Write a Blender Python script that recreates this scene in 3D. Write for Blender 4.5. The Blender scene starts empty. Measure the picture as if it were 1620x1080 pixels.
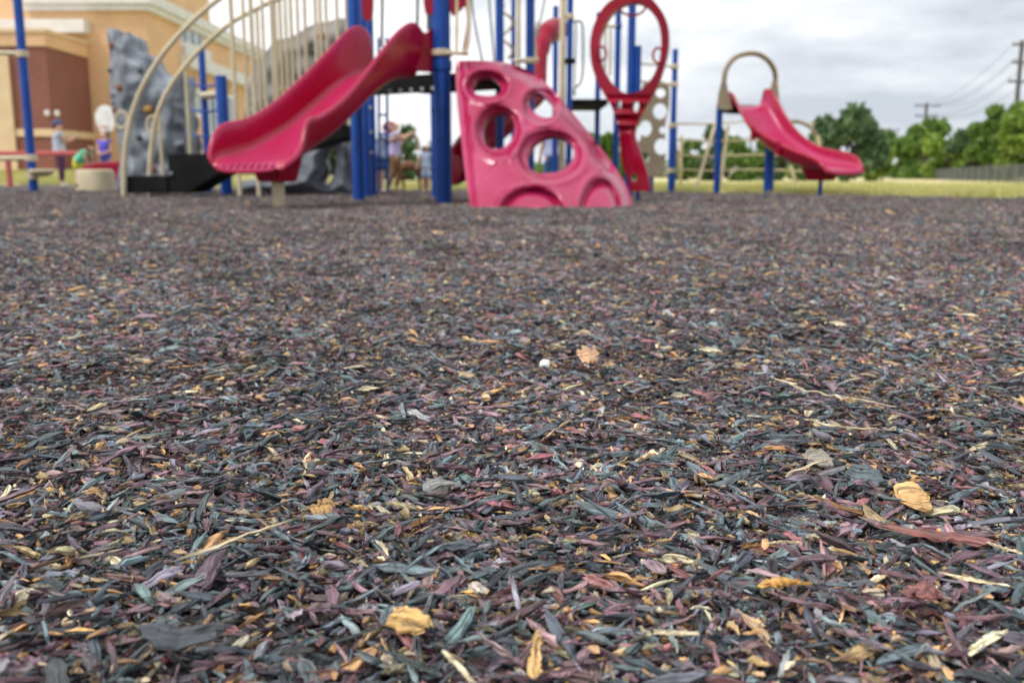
import bpy, bmesh, math, random
import numpy as np
from mathutils import Vector, Matrix
from mathutils.geometry import delaunay_2d_cdt
from mathutils import noise as mnoise
R = math.radians
random.seed(7); rng = np.random.default_rng(11)
scene = bpy.context.scene
COL = scene.collection

# ------------------------------------------------------------------ camera
H_CAM = 0.27; F = 1500.0; PITCH = math.atan(263 / F)
cd = bpy.data.cameras.new('camera'); cam = bpy.data.objects.new('camera', cd); COL.objects.link(cam)
cam.location = (0, 0, H_CAM); cam.rotation_euler = (math.pi / 2 - PITCH, 0, 0)
cd.sensor_width = 36; cd.lens = 36 * F / 1620; cd.clip_start = 0.02; cd.clip_end = 3000
cd.dof.use_dof = True; cd.dof.focus_distance = 0.80; cd.dof.aperture_fstop = 7.8
scene.camera = cam

# ------------------------------------------------------------------ sky and sun
SUN_EL, SUN_AZ = R(56), R(236)
world = bpy.data.worlds.new('World'); scene.world = world; world.use_nodes = True
nt = world.node_tree; N = nt.nodes; L = nt.links; N.clear()
wo = N.new('ShaderNodeOutputWorld'); bg = N.new('ShaderNodeBackground'); bg.inputs[1].default_value = 0.10
sky = N.new('ShaderNodeTexSky'); sky.sky_type = 'NISHITA'; sky.sun_disc = False
sky.sun_elevation = SUN_EL; sky.sun_rotation = SUN_AZ
tc = N.new('ShaderNodeTexCoord'); mp = N.new('ShaderNodeMapping'); mp.inputs['Scale'].default_value = (1.0, 1.0, 3.2)
mp.inputs['Location'].default_value = (3.1, 0.4, 0.75)
n1 = N.new('ShaderNodeTexNoise'); n1.inputs['Scale'].default_value = 3.3; n1.inputs['Detail'].default_value = 7; n1.inputs['Roughness'].default_value = .56
rp = N.new('ShaderNodeValToRGB'); e = rp.color_ramp.elements
e[0].position = .31; e[0].color = (3.9, 4.2, 4.7, 1); e[1].position = .57; e[1].color = (7.9, 7.9, 7.9, 1)
e2 = e.new(.45); e2.color = (5.8, 6.0, 6.3, 1)
mx = N.new('ShaderNodeMix'); mx.data_type = 'RGBA'; mx.inputs[0].default_value = .97
L.new(tc.outputs['Generated'], mp.inputs[0]); L.new(mp.outputs[0], n1.inputs[0]); gx = N.new('ShaderNodeSeparateXYZ'); L.new(tc.outputs['Generated'], gx.inputs[0])
gm = N.new('ShaderNodeMath'); gm.operation = 'MULTIPLY_ADD'; gm.inputs[1].default_value = -.13   # brighter cloud on the left
L.new(gx.outputs[0], gm.inputs[0]); L.new(n1.outputs[0], gm.inputs[2]); L.new(gm.outputs[0], rp.inputs[0])
L.new(sky.outputs[0], mx.inputs[6]); L.new(rp.outputs[0], mx.inputs[7]); L.new(mx.outputs[2], bg.inputs[0]); L.new(bg.outputs[0], wo.inputs[0])
sd = bpy.data.lights.new('sun', 'SUN'); sd.energy = 1.5; sd.angle = R(14); sd.color = (1, .96, .9)
sun = bpy.data.objects.new('sun', sd); COL.objects.link(sun)
sun.rotation_euler = (R(90) - SUN_EL, 0, math.pi - SUN_AZ)
vs = scene.view_settings; vs.view_transform = 'Standard'; vs.look = 'None'; vs.exposure = 0.7; vs.gamma = 1; vs.use_curve_mapping = False

# ------------------------------------------------------------------ measuring helpers
cp, sp = math.cos(PITCH), math.sin(PITCH)
def ray(px, py):
    cx, cy = (px - 810) / F, (540 - py) / F
    return Vector((cx, cp + cy * sp, -sp + cy * cp))
def P(px, py, Y):
    d = ray(px, py); return Vector((0, 0, H_CAM)) + d * (Y / d.y)
def G(px, py, z=0.0):
    d = ray(px, py); return Vector((0, 0, H_CAM)) + d * ((z - H_CAM) / d.z)
def Zat(py, Y): return P(810, py, Y).z
def Xat(px, Y, z=0.3):
    # world x of a column seen at px when it stands at depth Y and height z
    return (px - 810) / F * (Y * cp - (z - H_CAM) * sp)
def cr(pts, closed=False, n=6):
    pts = [Vector(p) for p in pts]; out = []; m = len(pts)
    rngk = range(m) if closed else range(m - 1)
    for i in rngk:
        g = (lambda k: pts[k % m]) if closed else (lambda k: pts[max(0, min(m - 1, k))])
        p0, p1, p2, p3 = g(i - 1), g(i), g(i + 1), g(i + 2)
        for j in range(n):
            t = j / n
            out.append(.5 * ((2 * p1) + (p2 - p0) * t + (2 * p0 - 5 * p1 + 4 * p2 - p3) * t * t + (3 * p1 - p0 - 3 * p2 + p3) * t ** 3))
    if not closed: out.append(pts[-1])
    return out

# ------------------------------------------------------------------ materials
def new_mat(name):
    m = bpy.data.materials.new(name); m.use_nodes = True
    return m, m.node_tree, m.node_tree.nodes['Principled BSDF']
def mat(name, col, rough=.5, col2=None, nscale=4, bump=0.0, bscale=30, metal=0, spec=.5, stretch=(1, 1, 1), coat=0.0, detail=6, lo=.4, hi=.65):
    m, t, b = new_mat(name); n = t.nodes; l = t.links
    b.inputs['Roughness'].default_value = rough; b.inputs['Metallic'].default_value = metal
    b.inputs['Specular IOR Level'].default_value = spec; b.inputs['Coat Weight'].default_value = coat
    tcn = n.new('ShaderNodeTexCoord'); mpn = n.new('ShaderNodeMapping'); mpn.inputs['Scale'].default_value = stretch
    l.new(tcn.outputs['Object'], mpn.inputs[0])
    ns = n.new('ShaderNodeTexNoise'); ns.inputs['Scale'].default_value = nscale; ns.inputs['Detail'].default_value = detail
    l.new(mpn.outputs[0], ns.inputs[0])
    r = n.new('ShaderNodeValToRGB'); r.color_ramp.elements[0].position = lo; r.color_ramp.elements[1].position = hi
    r.color_ramp.elements[0].color = (*col, 1)
    c2 = col2 or tuple(min(1, c * 1.25 + .01) for c in col)
    r.color_ramp.elements[1].color = (*c2, 1)
    l.new(ns.outputs[0], r.inputs[0]); l.new(r.outputs[0], b.inputs['Base Color'])
    if bump:
        nb = n.new('ShaderNodeTexNoise'); nb.inputs['Scale'].default_value = bscale; nb.inputs['Detail'].default_value = 5
        l.new(mpn.outputs[0], nb.inputs[0]); bp = n.new('ShaderNodeBump'); bp.inputs['Strength'].default_value = bump
        bp.inputs['Distance'].default_value = .02
        l.new(nb.outputs[0], bp.inputs['Height']); l.new(bp.outputs[0], b.inputs['Normal'])
    return m
def brick_mat(name, c1, c2, mortar, scale=1.0):
    m, t, b = new_mat(name); n = t.nodes; l = t.links
    tcn = n.new('ShaderNodeTexCoord'); sx = n.new('ShaderNodeSeparateXYZ'); l.new(tcn.outputs['Object'], sx.inputs[0])
    ad = n.new('ShaderNodeMath'); ad.operation = 'ADD'; l.new(sx.outputs[0], ad.inputs[0]); l.new(sx.outputs[1], ad.inputs[1])
    cb = n.new('ShaderNodeCombineXYZ'); l.new(ad.outputs[0], cb.inputs[0]); l.new(sx.outputs[2], cb.inputs[1])
    br = n.new('ShaderNodeTexBrick'); br.inputs['Color1'].default_value = (*c1, 1); br.inputs['Color2'].default_value = (*c2, 1)
    br.inputs['Mortar'].default_value = (*mortar, 1); br.inputs['Scale'].default_value = scale * 2.4
    br.inputs['Brick Width'].default_value = .42; br.inputs['Row Height'].default_value = .2; br.inputs['Mortar Size'].default_value = .012
    l.new(cb.outputs[0], br.inputs['Vector'])
    ns = n.new('ShaderNodeTexNoise'); ns.inputs['Scale'].default_value = .6; ns.inputs['Detail'].default_value = 6
    l.new(tcn.outputs['Object'], ns.inputs[0])
    mxx = n.new('ShaderNodeMix'); mxx.data_type = 'RGBA'; mxx.blend_type = 'MULTIPLY'; mxx.inputs[0].default_value = .5
    rr = n.new('ShaderNodeValToRGB'); rr.color_ramp.elements[0].position = .3; rr.color_ramp.elements[0].color = (.7, .7, .7, 1); rr.color_ramp.elements[1].position = .6
    l.new(ns.outputs[0], rr.inputs[0]); l.new(br.outputs[0], mxx.inputs[6]); l.new(rr.outputs[0], mxx.inputs[7]); l.new(mxx.outputs[2], b.inputs['Base Color'])
    b.inputs['Roughness'].default_value = .85
    return m
M = {}
M['crimson'] = mat('crimson_plastic', (.27, .0003, .016), .27, (.33, .001, .028), 3, .05, 9, spec=.3)
M['pink'] = mat('faded_pink_plastic', (.36, .003, .062), .30, (.47, .034, .135), 2.2, .04, 8, spec=.6, coat=.2, lo=.38, hi=.75)
M['slide'] = mat('slide_plastic', (.34, .0002, .018), .25, (.39, .0008, .034), 2.2, .03, 8, spec=.38, coat=.12, lo=.4, hi=.7)
M['blue'] = mat('blue_powder_coat', (.0005, .048, .28), .38, (.001, .062, .34), 5, .03, 60, spec=.35)
M['beige'] = mat('beige_powder_coat', (.55, .46, .30), .45, (.64, .55, .38), 5, .03, 60)
M['tan'] = mat('tan_plastic', (.25, .19, .125), .55, (.30, .24, .16), 3, .05, 12)
M['black'] = mat('black_rubber_coat', (.006, .006, .007), .75, (.012, .012, .013), 8, .1, 60, spec=.2)
M['steel'] = mat('galvanised_steel', (.45, .46, .48), .4, (.6, .6, .62), 12, 0, metal=.9)
M['darksteel'] = mat('dark_grey_steel', (.10, .11, .12), .5, (.15, .16, .17), 12)
M['rock'] = mat('grey_moulded_rock', (.13, .148, .178), .5, (.26, .29, .33), 4, .9, 9, spec=.4)
M['rockbrown'] = mat('brown_grey_moulded_rock', (.13, .125, .12), .6, (.24, .22, .20), 2.5, .5, 7, spec=.4)
M['hold_brown'] = mat('brown_hold', (.22, .07, .03), .6); M['hold_ochre'] = mat('ochre_hold', (.36, .20, .05), .6); M['hold_dark'] = mat('dark_hold', (.03, .035, .04), .6)
M['tanbrick'] = brick_mat('tan_brick', (.76, .47, .25), (.82, .52, .29), (.66, .52, .36))
M['redbrick'] = brick_mat('red_brown_brick', (.25, .092, .064), (.285, .108, .076), (.20, .11, .09))
M['stucco'] = mat('white_stucco', (.68, .68, .66), .8, (.76, .76, .75), 2, .1, 30)
M['tanstone'] = mat('tan_stone', (.70, .52, .32), .8, (.76, .58, .37), 2, .1, 30)
M['glass'] = mat('blue_grey_glass', (.06, .10, .14), .12, (.10, .15, .20), 1, 0, spec=.9)
M['white'] = mat('white_paint', (.72, .73, .74), .45)
M['wood'] = mat('weathered_wood', (.085, .085, .09), .85, (.13, .13, .135), 3, .4, 20, stretch=(6, 6, .5))
M['bark'] = mat('bark', (.07, .055, .04), .9, (.13, .10, .075), 4, .6, 20, stretch=(3, 3, .6))
def leaf_mat(name, a, b_):
    m, t, b = new_mat(name); n = t.nodes; l = t.links
    g = n.new('ShaderNodeNewGeometry'); r = n.new('ShaderNodeValToRGB')
    r.color_ramp.elements[0].color = (*a, 1); r.color_ramp.elements[1].color = (*b_, 1)
    l.new(g.outputs['Random Per Island'], r.inputs[0]); l.new(r.outputs[0], b.inputs['Base Color'])
    b.inputs['Roughness'].default_value = .55
    tr = n.new('ShaderNodeBsdfTranslucent'); l.new(r.outputs[0], tr.inputs[0])
    ms = n.new('ShaderNodeMixShader'); ms.inputs[0].default_value = .35
    o = n['Material Output']; l.new(b.outputs[0], ms.inputs[1]); l.new(tr.outputs[0], ms.inputs[2]); l.new(ms.outputs[0], o.inputs[0])
    return m
M['leaf_mid'] = leaf_mat('leaves_mid_green', (.08, .165, .030), (.21, .34, .065))
M['leaf_dark'] = leaf_mat('leaves_dark_green', (.065, .125, .060), (.16, .26, .11))
M['leaf_light'] = leaf_mat('leaves_yellow_green', (.15, .25, .035), (.29, .40, .06))
M['rope'] = mat('beige_rope', (.50, .43, .28), .8, None, 20, .3, 80)

# ------------------------------------------------------------------ mesh builder
def origin(o):
    v = Vector((0, 0, 0))
    while o is not None: v += Vector(o.location); o = o.parent
    return v
class MB:
    def __init__(s): s.v = []; s.f = []
    def add(s, vs_, fs):
        k = len(s.v); s.v += [tuple(v) for v in vs_]; s.f += [tuple(i + k for i in f) for f in fs]
    def box(s, lo, hi):
        x0, y0, z0 = lo; x1, y1, z1 = hi
        s.add([(x0,y0,z0),(x1,y0,z0),(x1,y1,z0),(x0,y1,z0),(x0,y0,z1),(x1,y0,z1),(x1,y1,z1),(x0,y1,z1)],
              [(0,3,2,1),(4,5,6,7),(0,1,5,4),(1,2,6,5),(2,3,7,6),(3,0,4,7)]); return s
    def prism(s, pts, up):   # convex/concave ngon prism from 3D points
        n = len(pts); up = Vector(up); a = [Vector(p) for p in pts]; b = [p + up for p in a]
        s.add(a + b, [tuple(range(n))[::-1], tuple(range(n, 2 * n))] + [(i, (i + 1) % n, n + (i + 1) % n, n + i) for i in range(n)]); return s
    def tube(s, pts, r, seg=10, closed=False):
        pts = [Vector(p) for p in pts]; n = len(pts); rs = r if isinstance(r, (list, tuple)) else [r] * n
        rings = []; prev = None
        for i, p in enumerate(pts):
            if closed: t = (pts[(i + 1) % n] - pts[i - 1])
            else: t = pts[min(i + 1, n - 1)] - pts[max(i - 1, 0)]
            t.normalize()
            if prev is None:
                a = Vector((0, 0, 1)) if abs(t.z) < .9 else Vector((1, 0, 0)); u = t.cross(a).normalized()
            else: u = (prev - t * prev.dot(t)).normalized()
            prev = u; w = t.cross(u)
            rings.append([p + (u * math.cos(2 * math.pi * k / seg) + w * math.sin(2 * math.pi * k / seg)) * rs[i] for k in range(seg)])
        vv = [q for rg in rings for q in rg]; ff = []
        for i in range(n if closed else n - 1):
            j = (i + 1) % n
            for k in range(seg): ff.append((i * seg + k, i * seg + (k + 1) % seg, j * seg + (k + 1) % seg, j * seg + k))
        if not closed: ff.append(tuple(range(seg))[::-1]); ff.append(tuple((n - 1) * seg + k for k in range(seg)))
        s.add(vv, ff); return s
    def lathe(s, c, prof, seg=24):   # prof: (r,z)
        c = Vector(c); vv = []; ff = []; n = len(prof)
        for r, z in prof:
            for k in range(seg):
                a = 2 * math.pi * k / seg; vv.append(c + Vector((r * math.cos(a), r * math.sin(a), z)))
        for i in range(n - 1):
            for k in range(seg): ff.append((i * seg + k, i * seg + (k + 1) % seg, (i + 1) * seg + (k + 1) % seg, (i + 1) * seg + k))
        ff.append(tuple(range(seg))[::-1]); ff.append(tuple((n - 1) * seg + k for k in range(seg)))
        s.add(vv, ff); return s
    def build(s, name, m, parent=None, smooth=False, bevel=0, sub=0, at=None, label=None):
        o3 = origin(parent) if parent else Vector(at or (0, 0, 0))
        me = bpy.data.meshes.new(name); me.from_pydata([tuple(Vector(v) - o3) for v in s.v], [], s.f)
        bm = bmesh.new(); bm.from_mesh(me); bmesh.ops.recalc_face_normals(bm, faces=bm.faces)
        if smooth:
            for f in bm.faces: f.smooth = True
            for e_ in bm.edges:
                if len(e_.link_faces) == 2 and e_.calc_face_angle(0) > R(42): e_.smooth = False
        bm.to_mesh(me); bm.free(); me.materials.append(m)
        o = bpy.data.objects.new(name, me); COL.objects.link(o)
        if parent: o.parent = parent
        else: o.location = o3
        if bevel:
            b = o.modifiers.new('bevel', 'BEVEL'); b.width = bevel; b.segments = 2; b.limit_method = 'ANGLE'
        if sub:
            b = o.modifiers.new('sub', 'SUBSURF'); b.levels = sub; b.render_levels = sub
        if label: o['label'] = label
        return o
def thing(name, label, cat, loc, group=None):
    o = bpy.data.objects.new(name, None); o.empty_display_size = .1; COL.objects.link(o); o.location = loc
    o['label'] = label; o['category'] = cat
    if group: o['group'] = group
    return o
def tag(o, label, cat, group=None):
    o['label'] = label; o['category'] = cat
    if group: o['group'] = group
    return o
def struct(o): o['kind'] = 'structure'; return o

def inside(p, poly):
    x, y = p; c = False; n = len(poly); j = n - 1
    for i in range(n):
        xi, yi = poly[i][0], poly[i][1]; xj, yj = poly[j][0], poly[j][1]
        if (yi > y) != (yj > y) and x < (xj - xi) * (y - yi) / (yj - yi) + xi: c = not c
        j = i
    return c
def sheet(outline, holes, step, to3, back, mb=None):
    """shape with thickness: outline/holes measured on the photograph, to3(px,py) gives the front point, back the offset to the rear face"""
    mb = mb or MB()
    loops = [outline] + list(holes); V2 = []; E2 = []
    for lp in loops:
        k = len(V2); V2 += [Vector((p[0], p[1])) for p in lp]; E2 += [(k + i, k + (i + 1) % len(lp)) for i in range(len(lp))]
    xs = [p[0] for p in outline]; ys = [p[1] for p in outline]
    y = min(ys); row = 0
    while y < max(ys):
        x = min(xs) + (step / 2 if row % 2 else 0)
        while x < max(xs):
            q = (x + random.uniform(-.15, .15) * step, y + random.uniform(-.15, .15) * step)
            if inside(q, outline) and not any(inside(q, h) for h in holes):
                if min(min((q[0] - a[0]) ** 2 + (q[1] - a[1]) ** 2 for a in lp) for lp in loops) > (step * .4) ** 2: V2.append(Vector(q))
            x += step
        y += step * .87; row += 1
    ov, oe, of, *_ = delaunay_2d_cdt(V2, E2, [], 0, 1e-4)
    tris = []
    for f in of:
        c = sum((ov[i] for i in f), Vector((0, 0))) / len(f)
        if inside(c, outline) and not any(inside(c, h) for h in holes): tris.append(tuple(f))
    front = [to3(p.x, p.y) for p in ov]; bk = [f + (back(p.x, p.y) if callable(back) else Vector(back)) for f, p in zip(front, ov)]
    cnt = {}
    for t in tris:
        for a, b in ((t[0], t[1]), (t[1], t[2]), (t[2], t[0])):
            cnt[(min(a, b), max(a, b))] = cnt.get((min(a, b), max(a, b)), []) + [(a, b)]
    n = len(front); faces = tris + [tuple(i + n for i in t[::-1]) for t in tris]
    for kk, ll in cnt.items():
        if len(ll) == 1: a, b = ll[0]; faces.append((b, a, a + n, b + n))
    used = sorted({i for f in faces for i in f}); mp_ = {u: i for i, u in enumerate(used)}; allv = front + bk
    mb.add([allv[u] for u in used], [tuple(mp_[i] for i in f) for f in faces]); return mb
def ell(cx, cy, a, b, rot=0, n=28, flat=0):
    out = []
    for k in range(n):
        t = 2 * math.pi * k / n; x, y = a * math.cos(t), b * math.sin(t)
        out.append((cx + x * math.cos(rot) - y * math.sin(rot), cy + x * math.sin(rot) + y * math.cos(rot)))
    return out

# ================================================================== GROUND
def nz(x, y, s, sd=0.0): return mnoise.noise(Vector((x * s + sd, y * s - sd, sd)))
def grid_sheet(name, xs, ys, zf, m, keep=None):
    nx, ny = len(xs), len(ys); v = [(x, y, zf(x, y)) for y in ys for x in xs]
    f = []
    for j in range(ny - 1):
        for i in range(nx - 1):
            if keep is None or keep((xs[i] + xs[i + 1]) / 2, (ys[j] + ys[j + 1]) / 2): f.append((j * nx + i, j * nx + i + 1, (j + 1) * nx + i + 1, (j + 1) * nx + i))
    me = bpy.data.meshes.new(name); me.from_pydata(v, [], f); me.materials.append(m)
    for p in me.polygons: p.use_smooth = True
    o = bpy.data.objects.new(name, me); COL.objects.link(o); return struct(o)
# mulch edge, from right to left
EDGE = [(14, -3), (11, 4.5), (6.6, 9.2), (5.5, 10.6), (2.8, 14.0), (-.5, 15.6), (-3.2, 18.2), (-6.5, 20.5), (-15, 28.0), (-19.5, 30.2), (-34, 31.0)]
MULCH = EDGE + [(-34, -3)]
def edge_y(x):
    pts = EDGE[::-1]
    for a, b in zip(pts, pts[1:]):
        if a[0] <= x <= b[0]: return a[1] + (b[1] - a[1]) * (x - a[0]) / (b[0] - a[0])
    return -3 if x > 14 else 31
def sm(a, b, x): t = max(0, min(1, (x - a) / (b - a))); return t * t * (3 - 2 * t)
def mulch_z(x, y):
    a = .006 * nz(x, y, 5) + .004 * nz(x, y, 13, 3.3) + .012 * nz(x, y, .9, 7)
    return a * sm(0, .3, y) if y < .3 else a
def lawn_z(x, y):
    base = .03 - .20 * sm(16, 50, y) * sm(-12, 0, x) + .36 * sm(27, 34, y) * (1 - sm(-14, -8, x))
    d = y - edge_y(x)
    return base + .02 * nz(x, y, .5) if d > 0 else -.06 + (base + .06) * sm(-.25, 0, d)
# mulch sheet material: compressed splinters seen from afar
def mulch_material():
    m, t, b = new_mat('mulch_ground'); n = t.nodes; l = t.links
    tcn = n.new('ShaderNodeTexCoord'); outc = None
    v = n.new('ShaderNodeTexVoronoi'); v.inputs['Scale'].default_value = 62; v.inputs['Randomness'].default_value = 1
    wn = n.new('ShaderNodeTexNoise'); wn.inputs['Scale'].default_value = 25; wn.inputs['Detail'].default_value = 3
    l.new(tcn.outputs['Object'], wn.inputs[0])
    ad = n.new('ShaderNodeMix'); ad.data_type = 'RGBA'; ad.blend_type = 'LINEAR_LIGHT'; ad.inputs[0].default_value = .03
    l.new(tcn.outputs['Object'], ad.inputs[6]); l.new(wn.outputs[1], ad.inputs[7]); l.new(ad.outputs[2], v.inputs['Vector'])
    wh = n.new('ShaderNodeTexWhiteNoise'); wh.noise_dimensions = '3D'; l.new(v.outputs['Position'], wh.inputs[0])
    r = n.new('ShaderNodeValToRGB'); r.color_ramp.interpolation = 'CONSTANT'; es = r.color_ramp.elements
    cols = [(0, (.058, .055, .064)), (.22, (.085, .093, .10)), (.42, (.095, .072, .080)), (.62, (.125, .090, .096)), (.78, (.045, .052, .058)), (.88, (.19, .175, .18)), (.94, (.26, .16, .07)), (.98, (.34, .29, .22))]
    es[0].position = 0; es[0].color = (*cols[0][1], 1); es[1].position = cols[1][0]; es[1].color = (*cols[1][1], 1)
    for p_, c_ in cols[2:]: q = es.new(p_); q.color = (*c_, 1)
    l.new(wh.outputs[0], r.inputs[0])
    l.new(r.outputs[0], b.inputs['Base Color']); b.inputs['Roughness'].default_value = .8
    bp = n.new('ShaderNodeBump'); bp.inputs['Strength'].default_value = .9; bp.inputs['Distance'].default_value = .015
    l.new(wh.outputs[0], bp.inputs['Height']); l.new(bp.outputs[0], b.inputs['Normal'])
    return m
M['mulch'] = mulch_material()
def axis(*segs):
    out = []
    for a, b, st in segs:
        k = max(1, int(round((b - a) / st))); out += [a + (b - a) * i / k for i in range(k)]
    out.append(segs[-1][1]); return out
grid_sheet('mulch_ground', axis((-34, -6, .6), (-6, 6, .12), (6, 14, .5)), axis((-3, 0, .4), (0, 8, .1), (8, 32, .4)),
           lambda x, y: mulch_z(x, y), M['mulch'], keep=lambda x, y: y < edge_y(x) + .25)
# lawn
def lawn_material():
    m, t, b = new_mat('lawn'); n = t.nodes; l = t.links
    tcn = n.new('ShaderNodeTexCoord'); a = n.new('ShaderNodeTexNoise'); a.inputs['Scale'].default_value = .35; a.inputs['Detail'].default_value = 8; a.inputs['Roughness'].default_value = .65
    l.new(tcn.outputs['Object'], a.inputs[0]); r = n.new('ShaderNodeValToRGB'); es = r.color_ramp.elements
    es[0].position = .36; es[0].color = (.27, .35, .075, 1); es[1].position = .60; es[1].color = (.76, .62, .38, 1); q = es.new(.47); q.color = (.58, .53, .24, 1)
    l.new(a.outputs[0], r.inputs[0]); l.new(r.outputs[0], b.inputs['Base Color']); b.inputs['Roughness'].default_value = .9
    nb = n.new('ShaderNodeTexNoise'); nb.inputs['Scale'].default_value = 18; nb.inputs['Detail'].default_value = 6; l.new(tcn.outputs['Object'], nb.inputs[0])
    bp = n.new('ShaderNodeBump'); bp.inputs['Strength'].default_value = .8; bp.inputs['Distance'].default_value = .06
    l.new(nb.outputs[0], bp.inputs['Height']); l.new(bp.outputs[0], b.inputs['Normal'])
    return m
M['lawn'] = lawn_material()
lx = axis((-900, -80, 90), (-80, -34, 6), (-34, 16, .5), (16, 80, 4), (80, 900, 90)); ly = axis((-60, -3, 8), (-3, 36, .5), (36, 100, 4), (100, 1500, 120))
grid_sheet('lawn', lx, ly, lawn_z, M['lawn'])

# ---- wood chips: clumps of splinters, scattered
def chip_material(name='wood_chips'):
    m, t, b = new_mat(name); n = t.nodes; l = t.links
    at = n.new('ShaderNodeAttribute'); at.attribute_name = 'chip_col'
    uv = n.new('ShaderNodeAttribute'); uv.attribute_name = 'chip_uv'
    mpn = n.new('ShaderNodeMapping'); mpn.inputs['Scale'].default_value = (1.5, 5, 5); l.new(uv.outputs['Vector'], mpn.inputs[0])
    ns = n.new('ShaderNodeTexNoise'); ns.inputs['Scale'].default_value = 1; ns.inputs['Detail'].default_value = 5; ns.inputs['Roughness'].default_value = .6; l.new(mpn.outputs[0], ns.inputs[0])
    r = n.new('ShaderNodeValToRGB'); r.color_ramp.elements[0].position = .36; r.color_ramp.elements[0].color = (.30, .30, .30, 1); r.color_ramp.elements[1].position = .64; r.color_ramp.elements[1].color = (1.55, 1.55, 1.55, 1)
    l.new(ns.outputs[0], r.inputs[0])
    mx_ = n.new('ShaderNodeMix'); mx_.data_type = 'RGBA'; mx_.blend_type = 'MULTIPLY'; mx_.inputs[0].default_value = 1
    l.new(at.outputs['Color'], mx_.inputs[6]); l.new(r.outputs[0], mx_.inputs[7])
    ge = n.new('ShaderNodeNewGeometry'); pn = n.new('ShaderNodeTexNoise'); pn.inputs['Scale'].default_value = 1.7; pn.inputs['Detail'].default_value = 4; l.new(ge.outputs['Position'], pn.inputs[0])
    pr = n.new('ShaderNodeMapRange'); pr.inputs[1].default_value = .35; pr.inputs[2].default_value = .65; pr.inputs[3].default_value = .78; pr.inputs[4].default_value = 1.3; l.new(pn.outputs[0], pr.inputs[0])
    vm = n.new('ShaderNodeVectorMath'); vm.operation = 'SCALE'; l.new(mx_.outputs[2], vm.inputs[0]); l.new(pr.outputs[0], vm.inputs['Scale']); l.new(vm.outputs[0], b.inputs['Base Color'])
    b.inputs['Roughness'].default_value = .46; b.inputs['Specular IOR Level'].default_value = .6
    bp = n.new('ShaderNodeBump'); bp.inputs['Strength'].default_value = .75; bp.inputs['Distance'].default_value = .0012
    l.new(ns.outputs[0], bp.inputs['Height']); l.new(bp.outputs[0], b.inputs['Normal'])
    return m
M['chips'] = chip_material()
PAL = [((.046, .062, .070), .19), ((.068, .090, .096), .12), ((.026, .029, .036), .12), ((.080, .046, .056), .16), ((.108, .066, .072), .11), ((.105, .100, .112), .07),
       ((.105, .044, .045), .07), ((.075, .068, .085), .07), ((.23, .135, .055), .07), ((.17, .12, .065), .065), ((.27, .225, .15), .04), ((.14, .115, .08), .035)]
PC = np.array([c for c, w in PAL]) * 1.85; PW = np.array([w for c, w in PAL]); PW = PW / PW.sum()
def chip_geo(Lc, Wc, Tc, rg, ns=6, jag=.22):
    """one splinter along x: returns verts (ns*6,3), faces, uv"""
    t = np.linspace(0, 1, ns); x = (t - .5) * Lc
    kind = rg.random()
    if kind < .14: w = np.sin(np.pi * (t * .80 + .10)) ** .55          # spindle
    elif kind < .78: w = .8 + .2 * np.sin(np.pi * np.clip(t * 1.1, 0, 1)); w[0] *= rg.uniform(.6, 1.1); w[-1] *= rg.uniform(.5, 1.1)
    else: w = np.linspace(1, .35, ns) if rg.random() < .5 else np.ones(ns); w = w.copy(); w[-1] *= .6
    wl = Wc * .5 * w * (1 + rg.uniform(-jag, jag, ns) * 1.3); wr = Wc * .5 * w * (1 + rg.uniform(-jag, jag, ns) * 1.3)
    wl[0] *= rg.uniform(.35, 1); wr[0] *= rg.uniform(.35, 1); wl[-1] *= rg.uniform(.35, 1); wr[-1] *= rg.uniform(.35, 1)
    th = Tc * (.5 + .5 * np.sin(np.pi * t) ** .5) * (1 + rg.uniform(-.3, .3, ns))
    side = rg.normal(0, .03) * Lc * ((t - .5) ** 2) * 4 + rg.normal(0, .007, ns) * Lc
    bend = rg.normal(0, .035) * Lc * ((t - .5) ** 2) * 4 + rg.normal(0, .008, ns) * Lc
    tw = rg.normal(0, .35) * (t - .5)
    K = 8; V = np.zeros((ns, K, 3)); fr = np.sort(np.r_[-1, rg.uniform(-.8, .8, 3), 1]) * .95; hk = rg.uniform(.35, 1.25, 5); hk[[0, 4]] *= .8
    endx = rg.normal(0, .11 * Lc, K) * (np.abs(t - .5) > .38)[:, None] * np.sign(t - .5)[:, None] - rg.uniform(0, .07 * Lc, K) * (np.abs(t - .5) > .38)[:, None] * np.sign(t - .5)[:, None]
    V[:, 0] = np.c_[x, -wr, np.zeros(ns)]
    for q in range(5): V[:, 1 + q] = np.c_[x, np.where(fr[q] < 0, fr[q] * wr, fr[q] * wl) + rg.normal(0, .05 * min(Wc, Lc * .25), ns), th * hk[q] * (1 + rg.uniform(-.28, .28, ns))]
    V[:, 6] = np.c_[x, wl, np.zeros(ns)]; V[:, 7] = np.c_[x, np.zeros(ns), -th * .3]
    V[:, :, 0] += endx
    c, s = np.cos(tw)[:, None], np.sin(tw)[:, None]; yy, zz = V[:, :, 1].copy(), V[:, :, 2].copy()
    V[:, :, 1] = yy * c - zz * s + side[:, None]; V[:, :, 2] = yy * s + zz * c + bend[:, None]
    uv = np.zeros((ns, K, 3)); uv[:, :, 0] = t[:, None] * Lc / .03; uv[:, :, 1] = np.linspace(0, 1, K)[None] * Wc / .006; uv += rg.uniform(0, 50, 3)
    F_ = [(i * K + k, i * K + (k + 1) % K, (i + 1) * K + (k + 1) % K, (i + 1) * K + k) for i in range(ns - 1) for k in range(K)]
    F_ += [tuple(range(K))[::-1], tuple((ns - 1) * K + k for k in range(K))]
    return V.reshape(-1, 3), F_, uv.reshape(-1, 3)
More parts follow.
